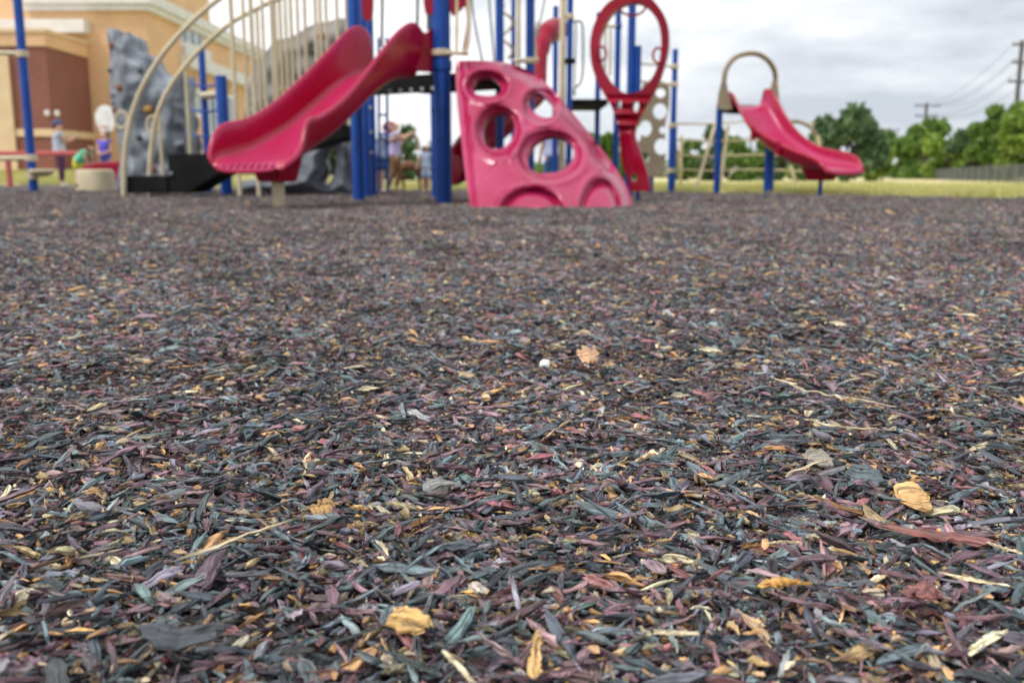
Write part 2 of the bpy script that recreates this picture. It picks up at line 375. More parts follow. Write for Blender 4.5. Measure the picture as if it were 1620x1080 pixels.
def euler(rx, ry, rz): return np.array(Matrix.Rotation(rz, 3, 'Z') @ Matrix.Rotation(ry, 3, 'Y') @ Matrix.Rotation(rx, 3, 'X'))
def chips_mesh(name, specs, m):
    """specs: list of (verts, faces, uv, colour)"""
    vv = []; ff = []; cc = []; uu = []; k = 0
    for V, F_, U, c in specs:
        vv.append(V); ff += [tuple(i + k for i in f) for f in F_]; k += len(V); cc.append(np.tile(np.r_[c, 1.0], (len(V), 1))); uu.append(U)
    vv = np.concatenate(vv); me = bpy.data.meshes.new(name); me.from_pydata(vv.tolist(), [], ff); me.materials.append(m)
    a = me.attributes.new('chip_col', 'FLOAT_COLOR', 'POINT'); a.data.foreach_set('color', np.concatenate(cc).astype(np.float32).ravel())
    a = me.attributes.new('chip_uv', 'FLOAT_VECTOR', 'POINT'); a.data.foreach_set('vector', np.concatenate(uu).astype(np.float32).ravel())
    return me
clumps = bpy.data.collections.new('splinter_clumps')
NCL = 18; RAD = .11
for q in range(NCL):
    specs = []
    for k in range(330):
        u = rng.random()
        if u < .62: Lc = rng.uniform(.003, .014); Wc = Lc * rng.uniform(.12, .50)
        elif u < .89: Lc = rng.uniform(.014, .029); Wc = Lc * rng.uniform(.10, .34)
        else: Lc = rng.uniform(.026, .046); Wc = rng.uniform(.004, .010)
        if rng.random() < .3: Wc *= .35
        V, F_, U = chip_geo(Lc, Wc, rng.uniform(.0010, .0034), rng)
        lay = rng.random(); V = V @ euler(rng.normal(0, .45), rng.normal(0, .19), rng.uniform(0, 6.283)).T
        r_ = RAD * math.sqrt(rng.random()); a = rng.uniform(0, 6.283)
        V = V + np.array([r_ * math.cos(a), r_ * math.sin(a), -.002 + .016 * lay])
        ci = rng.choice(len(PC), p=PW)
        if Lc > .022 and PC[ci][0] > .2 and rng.random() < .7: ci = rng.integers(0, 5)
        if Lc < .018 and rng.random() < .12: ci = rng.integers(8, 11)
        c = PC[ci] * min(1.75, math.exp(rng.normal(-.04, .48))) * (1 + rng.normal(0, .05, 3)); specs.append((V, F_, U, np.clip(c, .01, .8)))
    me = chips_mesh('splinter_clump', specs, M['chips']); o = bpy.data.objects.new('splinter_clump', me); clumps.objects.link(o)
def scatter(name, pts, rots, scales, coll, ncl, label=None):
    me = bpy.data.meshes.new(name); me.from_pydata([tuple(p) for p in pts], [], [])
    a = me.attributes.new('rot', 'FLOAT_VECTOR', 'POINT'); a.data.foreach_set('vector', np.asarray(rots, np.float32).ravel())
    a = me.attributes.new('scl', 'FLOAT_VECTOR', 'POINT'); a.data.foreach_set('vector', np.asarray(scales, np.float32).ravel())
    a = me.attributes.new('pick', 'INT', 'POINT'); a.data.foreach_set('value', rng.integers(0, ncl, len(pts)).astype(np.int32))
    o = bpy.data.objects.new(name, me); COL.objects.link(o)
    g = bpy.data.node_groups.new(name + '_scatter', 'GeometryNodeTree')
    g.interface.new_socket('Geometry', in_out='INPUT', socket_type='NodeSocketGeometry'); g.interface.new_socket('Geometry', in_out='OUTPUT', socket_type='NodeSocketGeometry')
    n = g.nodes; l = g.links; gi = n.new('NodeGroupInput'); go = n.new('NodeGroupOutput'); ip = n.new('GeometryNodeInstanceOnPoints'); ci = n.new('GeometryNodeCollectionInfo')
    ci.inputs['Collection'].default_value = coll; ci.inputs['Separate Children'].default_value = True; ci.inputs['Reset Children'].default_value = True
    def attr(nm, ty):
        q = n.new('GeometryNodeInputNamedAttribute'); q.data_type = ty; q.inputs['Name'].default_value = nm; return q.outputs['Attribute']
    er = n.new('FunctionNodeEulerToRotation'); l.new(attr('rot', 'FLOAT_VECTOR'), er.inputs[0])
    l.new(gi.outputs[0], ip.inputs['Points']); l.new(ci.outputs[0], ip.inputs['Instance']); ip.inputs['Pick Instance'].default_value = True
    l.new(attr('pick', 'INT'), ip.inputs['Instance Index']); l.new(er.outputs[0], ip.inputs['Rotation']); l.new(attr('scl', 'FLOAT_VECTOR'), ip.inputs['Scale'])
    l.new(ip.outputs[0], go.inputs[0]); md = o.modifiers.new('scatter', 'NODES'); md.node_group = g
    o['kind'] = 'stuff'
    if label: o['label'] = label
    return o
pts = []; rots = []; scl = []
def zone(y0, y1, dens, s0, s1, margin):
    cell = 1 / math.sqrt(dens); ny = int((y1 - y0) / cell) + 1; nx = int((.55 * y1 + margin) / cell) + 1      # jittered grid: no bare patches
    for iy, ix in [(i, j) for i in range(ny) for j in range(-nx, nx)]:
        y = y0 + (iy + rng.uniform(-.2, 1.2)) * cell; x = (ix + rng.uniform(-.2, 1.2)) * cell
        if abs(x) > .55 * y + margin or y > y1 + cell: continue
        if y > edge_y(x) - .1: continue
        s = rng.uniform(s0, s1); pts.append((x, y, mulch_z(x, y) + rng.uniform(-.002, .003) * s)); rots.append((rng.normal(0, .05), rng.normal(0, .05), rng.uniform(0, 6.283))); scl.append((s, s, s))
zone(.15, 1.3, 215, .76, 1.05, .5); zone(1.3, 2.6, 165, .8, 1.1, .6); zone(2.6, 5, 115, .95, 1.2, .8); zone(5, 9, 62, 1.05, 1.3, 1.0); zone(9, 16, 22, 1.2, 1.6, 1.0)
sc_ = scatter('wood_chips', pts, rots, scl, clumps, NCL, 'shredded dark teal, purple and ochre wood chips covering the playground floor')
sc_['category'] = 'wood chips'

# ---- single chips and straws that stand out
def single(name, label, cat, px, py, Lpx, Wpx, ang, col, T=.003, seed=1, zz=.021, tilt=(0, 0), group=None, ns=14, jag=.25):
    g = G(px, py, zz); dist = (g - Vector((0, 0, H_CAM))).length; Lc = Lpx * dist / F; Wc = Wpx * dist / F
    rg = np.random.default_rng(seed); V, F_, U = chip_geo(Lc, Wc, T, rg, ns, jag); V = V @ euler(tilt[0], tilt[1], ang).T
    me = chips_mesh(name, [(V, F_, U, np.array(col))], M['chips']); o = bpy.data.objects.new(name, me); COL.objects.link(o); o.location = g + Vector((0, 0, mulch_z(g.x, g.y)))
    for p in me.polygons: p.use_smooth = False
    tag(o, label, cat, group); return o
OCH = (.46, .27, .10); STR = (.66, .55, .36)
single('wood_chip', 'broad flat bright orange wood chip lying at the right of the mulch', 'wood chip', 1445, 775, 46, 66, .1, (.52, .31, .12), seed=3, ns=8, tilt=(.35, 0), zz=0.026, jag=.10)
single('wood_chip', 'small bright orange chip on dark mulch left of centre, beside a thin straw', 'wood chip', 508, 812, 38, 40, .5, OCH, seed=5, zz=.02, tilt=(.3, .1))
single('wood_chip', 'ochre oval chip with fine grain near the lower middle of the mulch', 'wood chip', 650, 987, 66, 52, -.5, (.45, .27, .09), seed=8, ns=8, zz=0.022, tilt=(.3, 0))
single('wood_chip', 'pale ochre chip pointing at the viewer along the bottom edge', 'wood chip', 846, 1040, 90, 22, 1.5, (.50, .31, .12), seed=9, zz=.02, tilt=(0, -.2))
single('wood_chip', 'orange ragged chip lying crosswise in the right foreground under darker splinters', 'wood chip', 1240, 928, 66, 34, .05, (.50, .27, .06), seed=10)
single('wood_chip', 'upright purple leaf-shaped chip in the left foreground', 'wood chip', 331, 905, 110, 27, 1.5, (.13, .085, .11), seed=12, zz=0.022, tilt=(.1, -.25), jag=.08)
single('wood_chip', 'large slate grey slab of wood in the lower left foreground', 'wood chip', 295, 1018, 118, 62, .18, (.045, .052, .065), seed=14, ns=8, zz=0.024, tilt=(.2, .0), jag=.08)
single('wood_chip', 'long red-brown bark strip in the right foreground running down to the right', 'wood chip', 1480, 840, 110, 30, -.45, (.19, .065, .055), seed=15, zz=0.023)
single('wood_chip', 'thick brick-red chunk at the lower right of the mulch', 'wood chip', 1465, 935, 78, 34, .8, (.21, .075, .065), seed=16, zz=0.026, tilt=(.2, .2))
single('wood_chip', 'pale grey smooth chip shaped like a leaf near the middle of the mulch', 'wood chip', 697, 771, 56, 34, .45, (.24, .24, .23), seed=17, ns=8, zz=0.026, tilt=(.3, .1), jag=.05)
single('wood_chip', 'blue-grey flat chip beside the broad orange chip', 'wood chip', 1368, 745, 56, 50, -.4, (.085, .12, .13), seed=18, ns=8, zz=.02, tilt=(.35, 0), jag=.08)
single('wood_chip', 'grey-brown barkless chip beside the knotted straw at right', 'wood chip', 1296, 722, 36, 46, .3, (.27, .24, .20), seed=19, ns=8, zz=0.028, tilt=(.3, 0), jag=.08)
single('wood_chip', 'peach coloured crumbled chip in the middle distance of the mulch', 'wood chip', 931, 557, 27, 40, .2, (.62, .36, .20), seed=20, zz=0.028, tilt=(.5, 0))
single('paper_scrap', 'small crumpled white scrap on the mulch', 'scrap', 862, 571, 16, 13, -.5, (.80, .82, .86), seed=21, zz=.028, tilt=(.8, 0))
single('wood_chip', 'whitish broken stub in the middle foreground', 'wood chip', 755, 936, 34, 16, -.9, (.46, .41, .36), seed=22, zz=.02, tilt=(.2, 0))
single('straw', 'long straight pale straw at the left foreground rising to the right', 'straw', 385, 853, 170, 4.5, .93, STR, T=.0012, seed=31, zz=0.030, jag=.02, ns=10)
single('straw', 'knotted pale straw beside the grey-brown chip at right', 'straw', 1279, 737, 130, 5, .72, STR, T=.0012, seed=32, zz=0.030, jag=.25, ns=10)
single('straw', 'long thin straw lying across the mulch at upper right', 'straw', 1330, 672, 105, 4.5, -.55, STR, T=.0012, seed=33, zz=0.026, jag=.1)
single('straw', 'pale straw farthest up the right side of the mulch', 'straw', 1303, 621, 180, 5, -1.0, STR, T=.0012, seed=34, zz=0.028, jag=.1)
single('straw', 'pale stubby straw at the bottom edge near the middle', 'straw', 729, 1062, 85, 8, -1.05, (.70, .60, .40), T=.002, seed=35, zz=0.028, jag=.05)
single('straw', 'short cream stick right of centre in the foreground', 'straw', 1070, 1003, 52, 7, -.08, (.70, .58, .38), T=.002, seed=36, zz=0.026, jag=.05)
single('straw', 'short cream straw at the right edge of the foreground', 'straw', 1590, 858, 48, 5, -.9, STR, T=.0015, seed=37, zz=0.028, jag=.05)
single('straw', 'pale straw lying flat in the lower right foreground', 'straw', 1540, 908, 70, 6, -.5, STR, T=.0015, seed=38, zz=0.028, jag=.05)
single('straw', 'curved cream sliver lying level in the right foreground', 'straw', 1241, 857, 50, 8, .03, (.70, .56, .36), T=.0015, seed=39, zz=0.026, jag=.1)
single('straw', 'short pale straw pointing away left of the middle foreground', 'straw', 606, 868, 60, 6, -1.15, STR, T=.0015, seed=40, zz=0.028, jag=.05)

# ---- grass tufts at the lawn's near edge
M['blade'] = leaf_mat('grass_blades', (.30, .38, .08), (.74, .63, .32))
gcol = bpy.data.collections.new('grass_tufts')
for q in range(5):
    v = []; f = []
    for k in range(70):
        a = rng.uniform(0, 6.28); r_ = .28 * math.sqrt(rng.random()); x, y = r_ * math.cos(a), r_ * math.sin(a); h_ = rng.uniform(.03, .08); w_ = .006; b_ = rng.uniform(0, 6.28)
        dx, dy = math.cos(b_) * w_, math.sin(b_) * w_; lx_, ly_ = rng.normal(0, .02, 2); i = len(v)
        v += [(x - dx, y - dy, -.02), (x + dx, y + dy, -.02), (x + lx_, y + ly_, h_)]; f.append((i, i + 1, i + 2))
    me = bpy.data.meshes.new('grass_tuft'); me.from_pydata(v, [], f); me.materials.append(M['blade']); gcol.objects.link(bpy.data.objects.new('grass_tuft', me))
pts = []; rots = []; scl = []
for _ in range(5200):
    x = rng.uniform(-20, 14); d = rng.exponential(4.5); y = edge_y(x) + d
    if abs(x) > .6 * y + 2: continue
    s = rng.uniform(.7, 1.3) * (1 + d * .04); pts.append((x, y, lawn_z(x, y))); rots.append((0, 0, rng.uniform(0, 6.28))); scl.append((s, s, s))
gs = scatter('grass', pts, rots, scl, gcol, 5, 'short yellowish green grass beyond the mulch'); gs['category'] = 'grass'

# ================================================================== BUILDING (axis aligned, far left)
CX = -14.05                                         # x of the tall block's right face
bld = thing('school_building', 'tan brick school building with white cornice behind the playground', 'building', (-17, 38, .3))
zc0 = Zat(18, 38); zc1 = Zat(0, 38)
MB().box((-60, 38, 0), (CX, 46, 10.5)).build('wall', M['tanbrick'], bld)
MB().box((-40, 46, 0), (CX, 75, Zat(46, 46))).build('wall', M['tanbrick'], bld)
m_ = MB()
m_.box((-18.6, 37.62, zc0 + .22), (CX + .38, 37.998, zc0 + .62)); m_.box((-18.6, 37.75, zc0), (CX + .25, 37.998, zc0 + .218))
m_.box((CX + .002, 38.0, zc0 + .22), (CX + .38, 75, zc0 + .62)); m_.box((CX + .002, 38.0, zc0), (CX + .25, 75, zc0 + .218))
m_.build('cornice', M['stucco'], bld, bevel=.02)
m_ = MB(); m_.box((-60, 37.4, Zat(49, 37)), (Xat(132, 37.4, 6), 37.998, Zat(28, 37))); m_.build('band', M['stucco'], bld, bevel=.02)
# projecting red brick wing
wx = -16.4; wy = 34.6; zt = Zat(52, wy); zb = Zat(74, wy)
MB().box((-60, wy, 0), (wx, 37.998, zb)).build('brick_wing', M['redbrick'], bld)
MB().box((-60, wy - .06, zb + .002), (wx + .06, 37.99, zt)).build('parapet', M['tanbrick'], bld, bevel=.02)
MB().box((-60, wy - .12, zt + .002), (wx + .12, 37.985, zt + .13)).build('coping', M['tanstone'], bld)
zl = Zat(216, wy); MB().box((-60, wy - .05, zl), (wx + .05, 37.99, zl + .26)).build('belt_course', M['tanstone'], bld)
MB().box((-18.4, wy - .12, 0), (-17.7, wy - .001, zb - .25)).build('pilaster', M['tanstone'], bld)
MB().box((-22, wy - .1, 2.0), (-18.45, wy - .001, 3.2)).build('window', M['white'], bld)
for px in (72, 88):
    MB().lathe(Vector((Xat(px, 34.4, 2.4), 34.52, Zat(184, 34.5))), [(.05, 0), (.09, .06), (.09, .16), (.04, .2)], 12).build('wall_lamp', M['white'], bld, smooth=True)
# windows and entrance on the receding face
def fy(px): return abs(CX) / ((810 - px) / F) / .98      # depth on that face seen at px
def facewin(p0, p1, ytop, ybot, name='window'):
    y0, y1 = fy(p0), fy(p1); z1, z0 = Zat(ytop, (y0 + y1) / 2), Zat(ybot, (y0 + y1) / 2)
    w = MB().box((CX + .003, y0, z0), (CX + .08, y1, z1)).build(name, M['white'], bld)
    t_ = (y1 - y0) / 3
    for i in range(3): MB().box((CX + .05, y0 + t_ * i + .12, z0 + .15), (CX + .085, y0 + t_ * (i + 1) - .12, z1 - .15)).build('pane', M['glass'], w)
facewin(294, 328, 45, 80)
facewin(300, 318, 140, 185); facewin(322, 352, 150, 225); facewin(356, 372, 150, 225)
y0, y1 = fy(292), fy(398)
MB().box((CX + .002, y0, Zat(130, 48)), (CX + .5, y1, Zat(112, 48))).build('canopy', M['stucco'], bld, bevel=.03)
MB().box((CX + .003, fy(298), Zat(110, 46)), (CX + .12, fy(338), Zat(84, 46))).build('sign_band', M['stucco'], bld)

# basketball backboard and the red rail in front of the school
Yb = 27; c = P(166, 187, Yb)
bb = thing('basketball_hoop', 'white fan-shaped basketball backboard on a pole by the brick wall', 'basketball hoop', (c.x, Yb, 0))
m_ = MB(); w = .25
fan = [(c.x - .16, c.z - .36), (c.x + .16, c.z - .36), (c.x + .27, c.z - .12), (c.x + .27, c.z + .12), (c.x + .16, c.z + .30), (c.x, c.z + .36), (c.x - .16, c.z + .30), (c.x - .27, c.z + .12), (c.x - .27, c.z - .12)]
m_.prism([(x, Yb, z) for x, z in fan], (0, .05, 0)).build('backboard', M['white'], bb)
MB().tube([(c.x, Yb + .12, -.02), (c.x, Yb + .12, c.z)], .05).build('pole', M['darksteel'], bb, smooth=True)
MB().tube([(c.x + .14 * math.cos(a), Yb - .16 + .14 * math.sin(a), c.z - .25) for a in np.linspace(0, 6.283, 17)[:-1]], .012, 6, True).build('rim', mat('orange_paint', (.6, .12, .02), .4), bb)
M['salmon'] = mat('faded_red_paint', (.52, .10, .09), .5)
Yr = 22; rr_ = thing('rail_fence', 'faded red low rail on posts before the brick school wing', 'fence', (Xat(10, Yr), Yr, 0))
MB().box((-16, Yr, Zat(246, Yr)), (Xat(127, Yr), Yr + .25, Zat(239, Yr))).build('top_rail', M['salmon'], rr_, bevel=.02)
for px in (10, 118): MB().box((Xat(px, Yr) - .03, Yr + .05, -.03), (Xat(px, Yr) + .03, Yr + .2, Zat(246, Yr) - .002)).build('post', M['salmon'], rr_)

# ================================================================== helpers for play equipment
def post(px, py, r, ztop, parent, name='post', m='blue', Y=None, cap=True):
    b = G(px, py) if Y is None else Vector((Xat(px, Y, 0), Y, 0))
    mb = MB(); prof = [(r, -.04), (r, ztop)] + ([(r * .92, ztop + .012), (r * .5, ztop + .02)] if cap else [])
    mb.lathe((b.x, b.y, 0), prof, 18); o = mb.build(name, M[m], parent, smooth=True); o['bx'] = b.x; o['by'] = b.y; return o, b
def collar(b, z, r, parent, m='beige', h=.06):
    MB().lathe((b[0], b[1], z - h / 2), [(r * 1.12, 0), (r * 1.28, .008), (r * 1.28, h - .008), (r * 1.12, h)], 18).build('collar', M[m], parent, smooth=True)
def tint_slide(m):  # blends a lighter pink into the slide colour by vertex attribute and noise
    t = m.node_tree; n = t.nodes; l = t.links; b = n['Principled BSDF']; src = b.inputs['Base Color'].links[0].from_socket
    a = n.new('ShaderNodeAttribute'); a.attribute_name = 'pink_tint'; ns = n.new('ShaderNodeTexNoise'); ns.inputs['Scale'].default_value = 5; ns.inputs['Detail'].default_value = 4
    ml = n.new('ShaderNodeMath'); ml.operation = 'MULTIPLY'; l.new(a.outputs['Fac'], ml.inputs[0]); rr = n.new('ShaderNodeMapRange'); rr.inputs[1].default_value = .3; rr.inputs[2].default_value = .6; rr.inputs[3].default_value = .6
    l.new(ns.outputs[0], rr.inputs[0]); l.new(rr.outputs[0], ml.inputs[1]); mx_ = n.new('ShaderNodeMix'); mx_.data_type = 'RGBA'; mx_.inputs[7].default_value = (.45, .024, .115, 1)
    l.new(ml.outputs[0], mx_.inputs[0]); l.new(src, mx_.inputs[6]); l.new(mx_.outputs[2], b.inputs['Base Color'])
tint_slide(M['slide'])
def slide_loft(C0, n, d, secs, m, parent, name='slide', ridge=False):
    """secs: s, zbed, halfwidth, left wall top z, right wall top z  (left = -d side)"""
    C0, n, d = Vector(C0), Vector(n).normalized(), Vector(d).normalized(); rings = []
    for s, zb_, w, zl_, zr_, *sh in secs:
        zb_, zl_, zr_ = (.27 + (q - .27) * .955 for q in (zb_, zl_, zr_))
        hl, hr = zl_ - zb_, zr_ - zb_
        pr = [(-w - .030, hl + .012), (-w - .004, hl), (-w + .004, hl * .55 + .01), (-w * .975, min(.06, hl * .3) + .01), (-w * .84, .006), (0, 0), (w * .84, .006), (w * .975, min(.06, hr * .3) + .01), (w - .004, hr * .55 + .01), (w + .004, hr), (w + .030, hr + .012),
              (w + .055, hr - .012), (w + .045, hr - .05), (w + .020, hr * .4), (w * .9, -.035), (w * .55, -.055), (0, -.06), (-w * .55, -.055), (-w * .9, -.035), (-w - .020, hl * .4), (-w - .045, hl - .05), (-w - .055, hl - .012)]
        c = C0 + n * s + d * (sh[0] if sh else 0); rings.append([Vector((c.x, c.y, 0)) + d * u + Vector((0, 0, zb_ + v)) for u, v in pr])
    mb = MB(); k = len(rings[0]); vv = [p for r_ in rings for p in r_]; ff = []
    for i in range(len(rings) - 1):
        for j in range(k): ff.append((i * k + j, i * k + (j + 1) % k, (i + 1) * k + (j + 1) % k, (i + 1) * k + j))
    h = k // 2
    for base in (0, (len(rings) - 1) * k):            # end caps, strip by strip
        for j in range(h): 
            a, b = j, (j + 1); c_, d_ = k - 1 - j, k - 2 - j
            if b < d_: ff.append((base + a, base + b, base + d_, base + c_) if base == 0 else (base + c_, base + d_, base + b, base + a))
    mb.add(vv, ff); o = mb.build(name, M[m], parent, smooth=False, sub=2)
    wv = [0, .9, .12, 0, .75, 1, 1, 1, .75, 0, .12, .9] + [0] * 30; a = o.data.attributes.new('pink_tint', 'FLOAT', 'POINT'); a.data.foreach_set('value', [wv[i % k] for i in range(len(o.data.vertices))]); return o  # lighter pink mostly along the bed and rims
def smooth_obj(o):
    for p in o.data.polygons: p.use_smooth = True
    return o

# ================================================================== MAIN PLAY STRUCTURE
A = G(702, 323); B = G(568, 320)
ps = thing('play_structure', 'large playground structure with blue posts, pink slide and honeycomb climbing panel', 'play structure', (A.x, A.y, 0))
HI = 3.2; DZ = 1.20
post(702, 323, .066, 1.32, ps); post(702, 323, .079, HI, ps, cap=False)[0].location.z = 0
collar(A, 1.37, .079, ps); collar(A, 1.26, .072, ps, 'blue', .10)
def bx(px, py, r, zt, m='blue', Y=None): return post(px, py, r, zt, ps, 'post', m, Y)[1]
A2 = bx(690, 315, .05, HI)
bx(568, 320, .062, HI); B2 = bx(580, 314, .055, HI)
C1 = bx(591, 311, .050, Zat(14, 11.8))
for z in (.55, .8, 1.1): MB().lathe((C1.x, C1.y - .056, z), [(.001, -.02), (.02, -.015), (.02, .015), (.001, .02)], 10).build('bolt', M['steel'], ps)
MB().box((C1.x - .10, C1.y - .01, .05), (C1.x - .055, C1.y + .03, 1.35)).build('edge_strip', M['steel'], ps, bevel=.004)
# deck
dv = (Vector((A.x, A.y, 0)) - Vector((B.x, B.y, 0))); dd = dv.normalized(); nn = Vector((dd.y, -dd.x, 0)); nn = -nn if nn.y < 0 else nn
q0 = Vector((B.x, B.y, DZ - .16)); q1 = Vector((A.x, A.y, DZ - .16)); inn = nn * 1.1
MB().prism([q0 + nn * .09 + Vector((0, 0, .09)), q1 + nn * .09 + Vector((0, 0, .09)), q1 + inn + Vector((0, 0, .09)), q0 + inn + Vector((0, 0, .09))], (0, 0, .065)).build('deck', M['black'], ps)
deck = MB().prism([q0 + nn * .02, q1 + nn * .02, q1 + nn * .085, q0 + nn * .085], (0, 0, .16)).build('deck_edge', M['black'], ps, bevel=.01)
for k in range(5):
    p = q0.lerp(q1, .42 + k * .12); MB().tube([p + Vector((0, -.03, .02)) , p + Vector((0, -.055, .02))], .018, 10).build('bolt', M['steel'], ps)
up_ = Vector((0, 0, .085)); q2 = q1 + Vector((.50, .22, 0)); MB().prism([q1 + nn * .03 + up_, q2 + up_, q2 + nn * .8 + up_, q1 + nn * 1.05 + up_], (0, 0, .073)).build('deck', M['black'], ps, bevel=.01)

# slide 1
n1_ = Vector((-.50, -.87, 0)).normalized(); d1_ = Vector((.87, -.50, 0)).normalized(); C0 = Vector((-1.08, 9.10, 0))
secs = [(-.02, 1.23, .27, 1.60, 1.60), (.06, 1.23, .27, 1.675, 1.67), (.16, 1.22, .275, 1.69, 1.675), (.27, 1.20, .28, 1.655, 1.63), (.42, 1.145, .28, 1.54, 1.535), (.6, 1.04, .28, 1.40, 1.375),
        (.8, .905, .28, 1.24, 1.195), (1.0, .765, .285, 1.085, 1.02), (1.2, .64, .29, .94, .875), (1.38, .555, .30, .83, .785), (1.52, .485, .31, .76, .73, .005), (1.62, .445, .325, .73, .735, .015), (1.71, .42, .345, .71, .67, .025), (1.78, .40, .365, .70, .52, .04), (1.87, .385, .375, .67, .425, .05), (1.97, .36, .365, .55, .375, .05), (2.02, .325, .34, .42, .325, .05)]
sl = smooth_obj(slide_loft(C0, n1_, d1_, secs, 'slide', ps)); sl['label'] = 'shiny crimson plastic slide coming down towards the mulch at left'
# ribs on the exit lip
m_ = MB()
for k in range(9):
    u = -.24 + k * .072; c = C0 + n1_ * 1.955 + d1_ * u; m_.tube([c + Vector((0, 0, .352)), c + n1_ * .045 + Vector((0, 0, .345)), c + n1_ * .058 + Vector((0, 0, .325))], [.010, .016, .012], 8)
lr = smooth_obj(m_.build('lip_rib', M['slide'], sl)); aw = lr.data.attributes.new('pink_tint', 'FLOAT', 'POINT'); aw.data.foreach_set('value', [1.0] * len(lr.data.vertices))  # ribs take the full lighter pink
# entry hood panel between slide and post A
e0 = C0 + d1_ * .25; e1 = Vector((A.x, A.y, 0)) - dd * .07
m_ = MB(); m_.prism([e0 + Vector((0, 0, 1.20)), e1 + Vector((0, 0, 1.20)), e1 + Vector((0, 0, 1.60)), e0.lerp(e1, .6) + Vector((0, 0, 1.54)), e0 + Vector((0, 0, 1.58))], n1_ * .06).build('entry_panel', M['crimson'], sl, bevel=.015)
pc = G(438, 330); m_ = MB()
top = [(C0 + n1_ * (1.57 + a) + d1_ * (b - .01)) for a, b in ((-.16, -.15), (.18, -.15), (.18, .15), (-.16, .15))]
bot = [(C0 + n1_ * (1.59 + a) + d1_ * (b - .01)) for a, b in ((-.11, -.11), (.12, -.11), (.12, .11), (-.11, .11))]
vv = [Vector((p.x, p.y, z)) for p, z in zip(top, (.49, .375, .375, .49))] + [Vector((p.x, p.y, .215)) for p in bot]
m_.add(vv, [(0, 1, 2, 3), (7, 6, 5, 4), (0, 4, 5, 1), (1, 5, 6, 2), (2, 6, 7, 3), (3, 7, 4, 0)]); m_.build('pedestal', M['crimson'], sl, bevel=.02)
c = C0 + n1_ * 1.59 - d1_ * .01; m_ = MB(); m_.box((c.x - .045, c.y - .03, -.03), (c.x + .045, c.y + .03, .22)); m_.box((c.x - .015, c.y - .038, -.03), (c.x + .015, c.y - .0305, .22)); m_.build('slide_leg', M['beige'], sl)

# honeycomb climbing panel
out = cr([(722, 97), (745, 96), (790, 98), (822, 106), (852, 122), (880, 148), (905, 178), (930, 208), (955, 240), (978, 272), (993, 300), (1003, 333)], False, 6)
out += [(x, 334 + .8 * math.sin(x * .05)) for x in range(990, 750, -12)] + cr([(745, 331), (738, 290), (731, 235), (725, 180), (721, 130), (720, 108)], False, 5)
out = [(p[0], p[1]) for p in out]
def blob(pts, n=5): return [(p[0], p[1]) for p in cr([(a, b) for a, b in pts], True, n)]
h1 = blob([(747, 132), (756, 121), (772, 120), (788, 131), (793, 142), (786, 150), (768, 152), (750, 147)])
h2 = blob([(762, 208), (768, 188), (783, 178), (802, 179), (813, 194), (812, 216), (799, 232), (781, 236), (767, 228)])
h3 = blob([(835, 156), (843, 147), (857, 149), (870, 162), (876, 178), (870, 186), (854, 184), (840, 172)])
h4 = blob([(833, 255), (838, 234), (854, 219), (875, 214), (897, 222), (908, 240), (902, 258), (885, 271), (860, 274), (842, 270)])
def grow(h, k):
    cx = sum(p[0] for p in h) / len(h); cy = sum(p[1] for p in h) / len(h); return [(cx + (x - cx) * k, cy + (y - cy) * k) for x, y in h]
holes = [grow(h, 1.0) for h in (h1, h2, h3, h4)]
rims = [(770, 136, 27, 19), (788, 207, 29, 33), (856, 167, 23, 22), (870, 245, 42, 32)]
RE = [(97, 800), (106, 822), (122, 852), (148, 880), (178, 905), (208, 930), (240, 955), (272, 978), (300, 993), (340, 1005)]
def edge_r(py):
    return float(np.interp(py, [a for a, b in RE], [b for a, b in RE]))
def panelY(px, py):
    v = max(0, min(1, (py - 96) / 238)); u = (px - 722) / 280
    Y = 8.95 - 1.45 * v ** 1.15
    Y += .30 * max(0, u - .25) ** 2 - .16 * math.exp(-((px - (735 + 95 * v)) / 90) ** 2)   # bulge
    Y += .30 * sm(0, 1, 1 - (edge_r(py) - px) / 46) ** 2 + .06 * sm(0, 1, 1 - (px - (722 + 22 * v)) / 16)
    return Y
def dimple(px, py):
    d = 0
    for cx, cy, a, b in rims:
        q = math.hypot((px - cx) / a, (py - cy) / b)
        d += -.065 * math.exp(-((q - 1.28) / .10) ** 2) if False else 0
        d += .11 * (1 - sm(1.02, 1.27, q)) - .022 * math.exp(-((q - 1.45) / .13) ** 2)
    for cx, cy, a, b in ((842, 338, 52, 42), (950, 340, 34, 58)):
        q = math.hypot((px - cx) / a, (py - cy) / b)
        d += .10 * (1 - sm(.90, 1.02, q)) - .03 * math.exp(-((q - 1.12) / .08) ** 2) - .075 * (1 - sm(.66, .84, q))
    for cx, cy, a, b, ro in ((826, 117, 34, 9, .33), (914, 187, 30, 8, .88), (955, 249, 31, 10, 1.0)):
        x, y = px - cx, py - cy; q = math.hypot((x * math.cos(ro) + y * math.sin(ro)) / a, (-x * math.sin(ro) + y * math.cos(ro)) / b)
        d += .09 * (1 - sm(.75, 1.05, q))
    # mould seam
    x, y = px - 785, py - 262; t_ = (x * .74 - y * .67); w_ = abs(x * .67 + y * .74)
    if abs(t_) < 42: d += .012 * math.exp(-(w_ / 1.3) ** 2)
    return d
pn = sheet(out, holes, 2.7, lambda x, y: P(x, y, panelY(x, y) + dimple(x, y)), lambda x, y: Vector((.02, .11, -.03))).build('climbing_panel', M['pink'], ps, smooth=True)
pn['label'] = 'pink curved honeycomb climbing panel with four big holes, standing on the mulch'

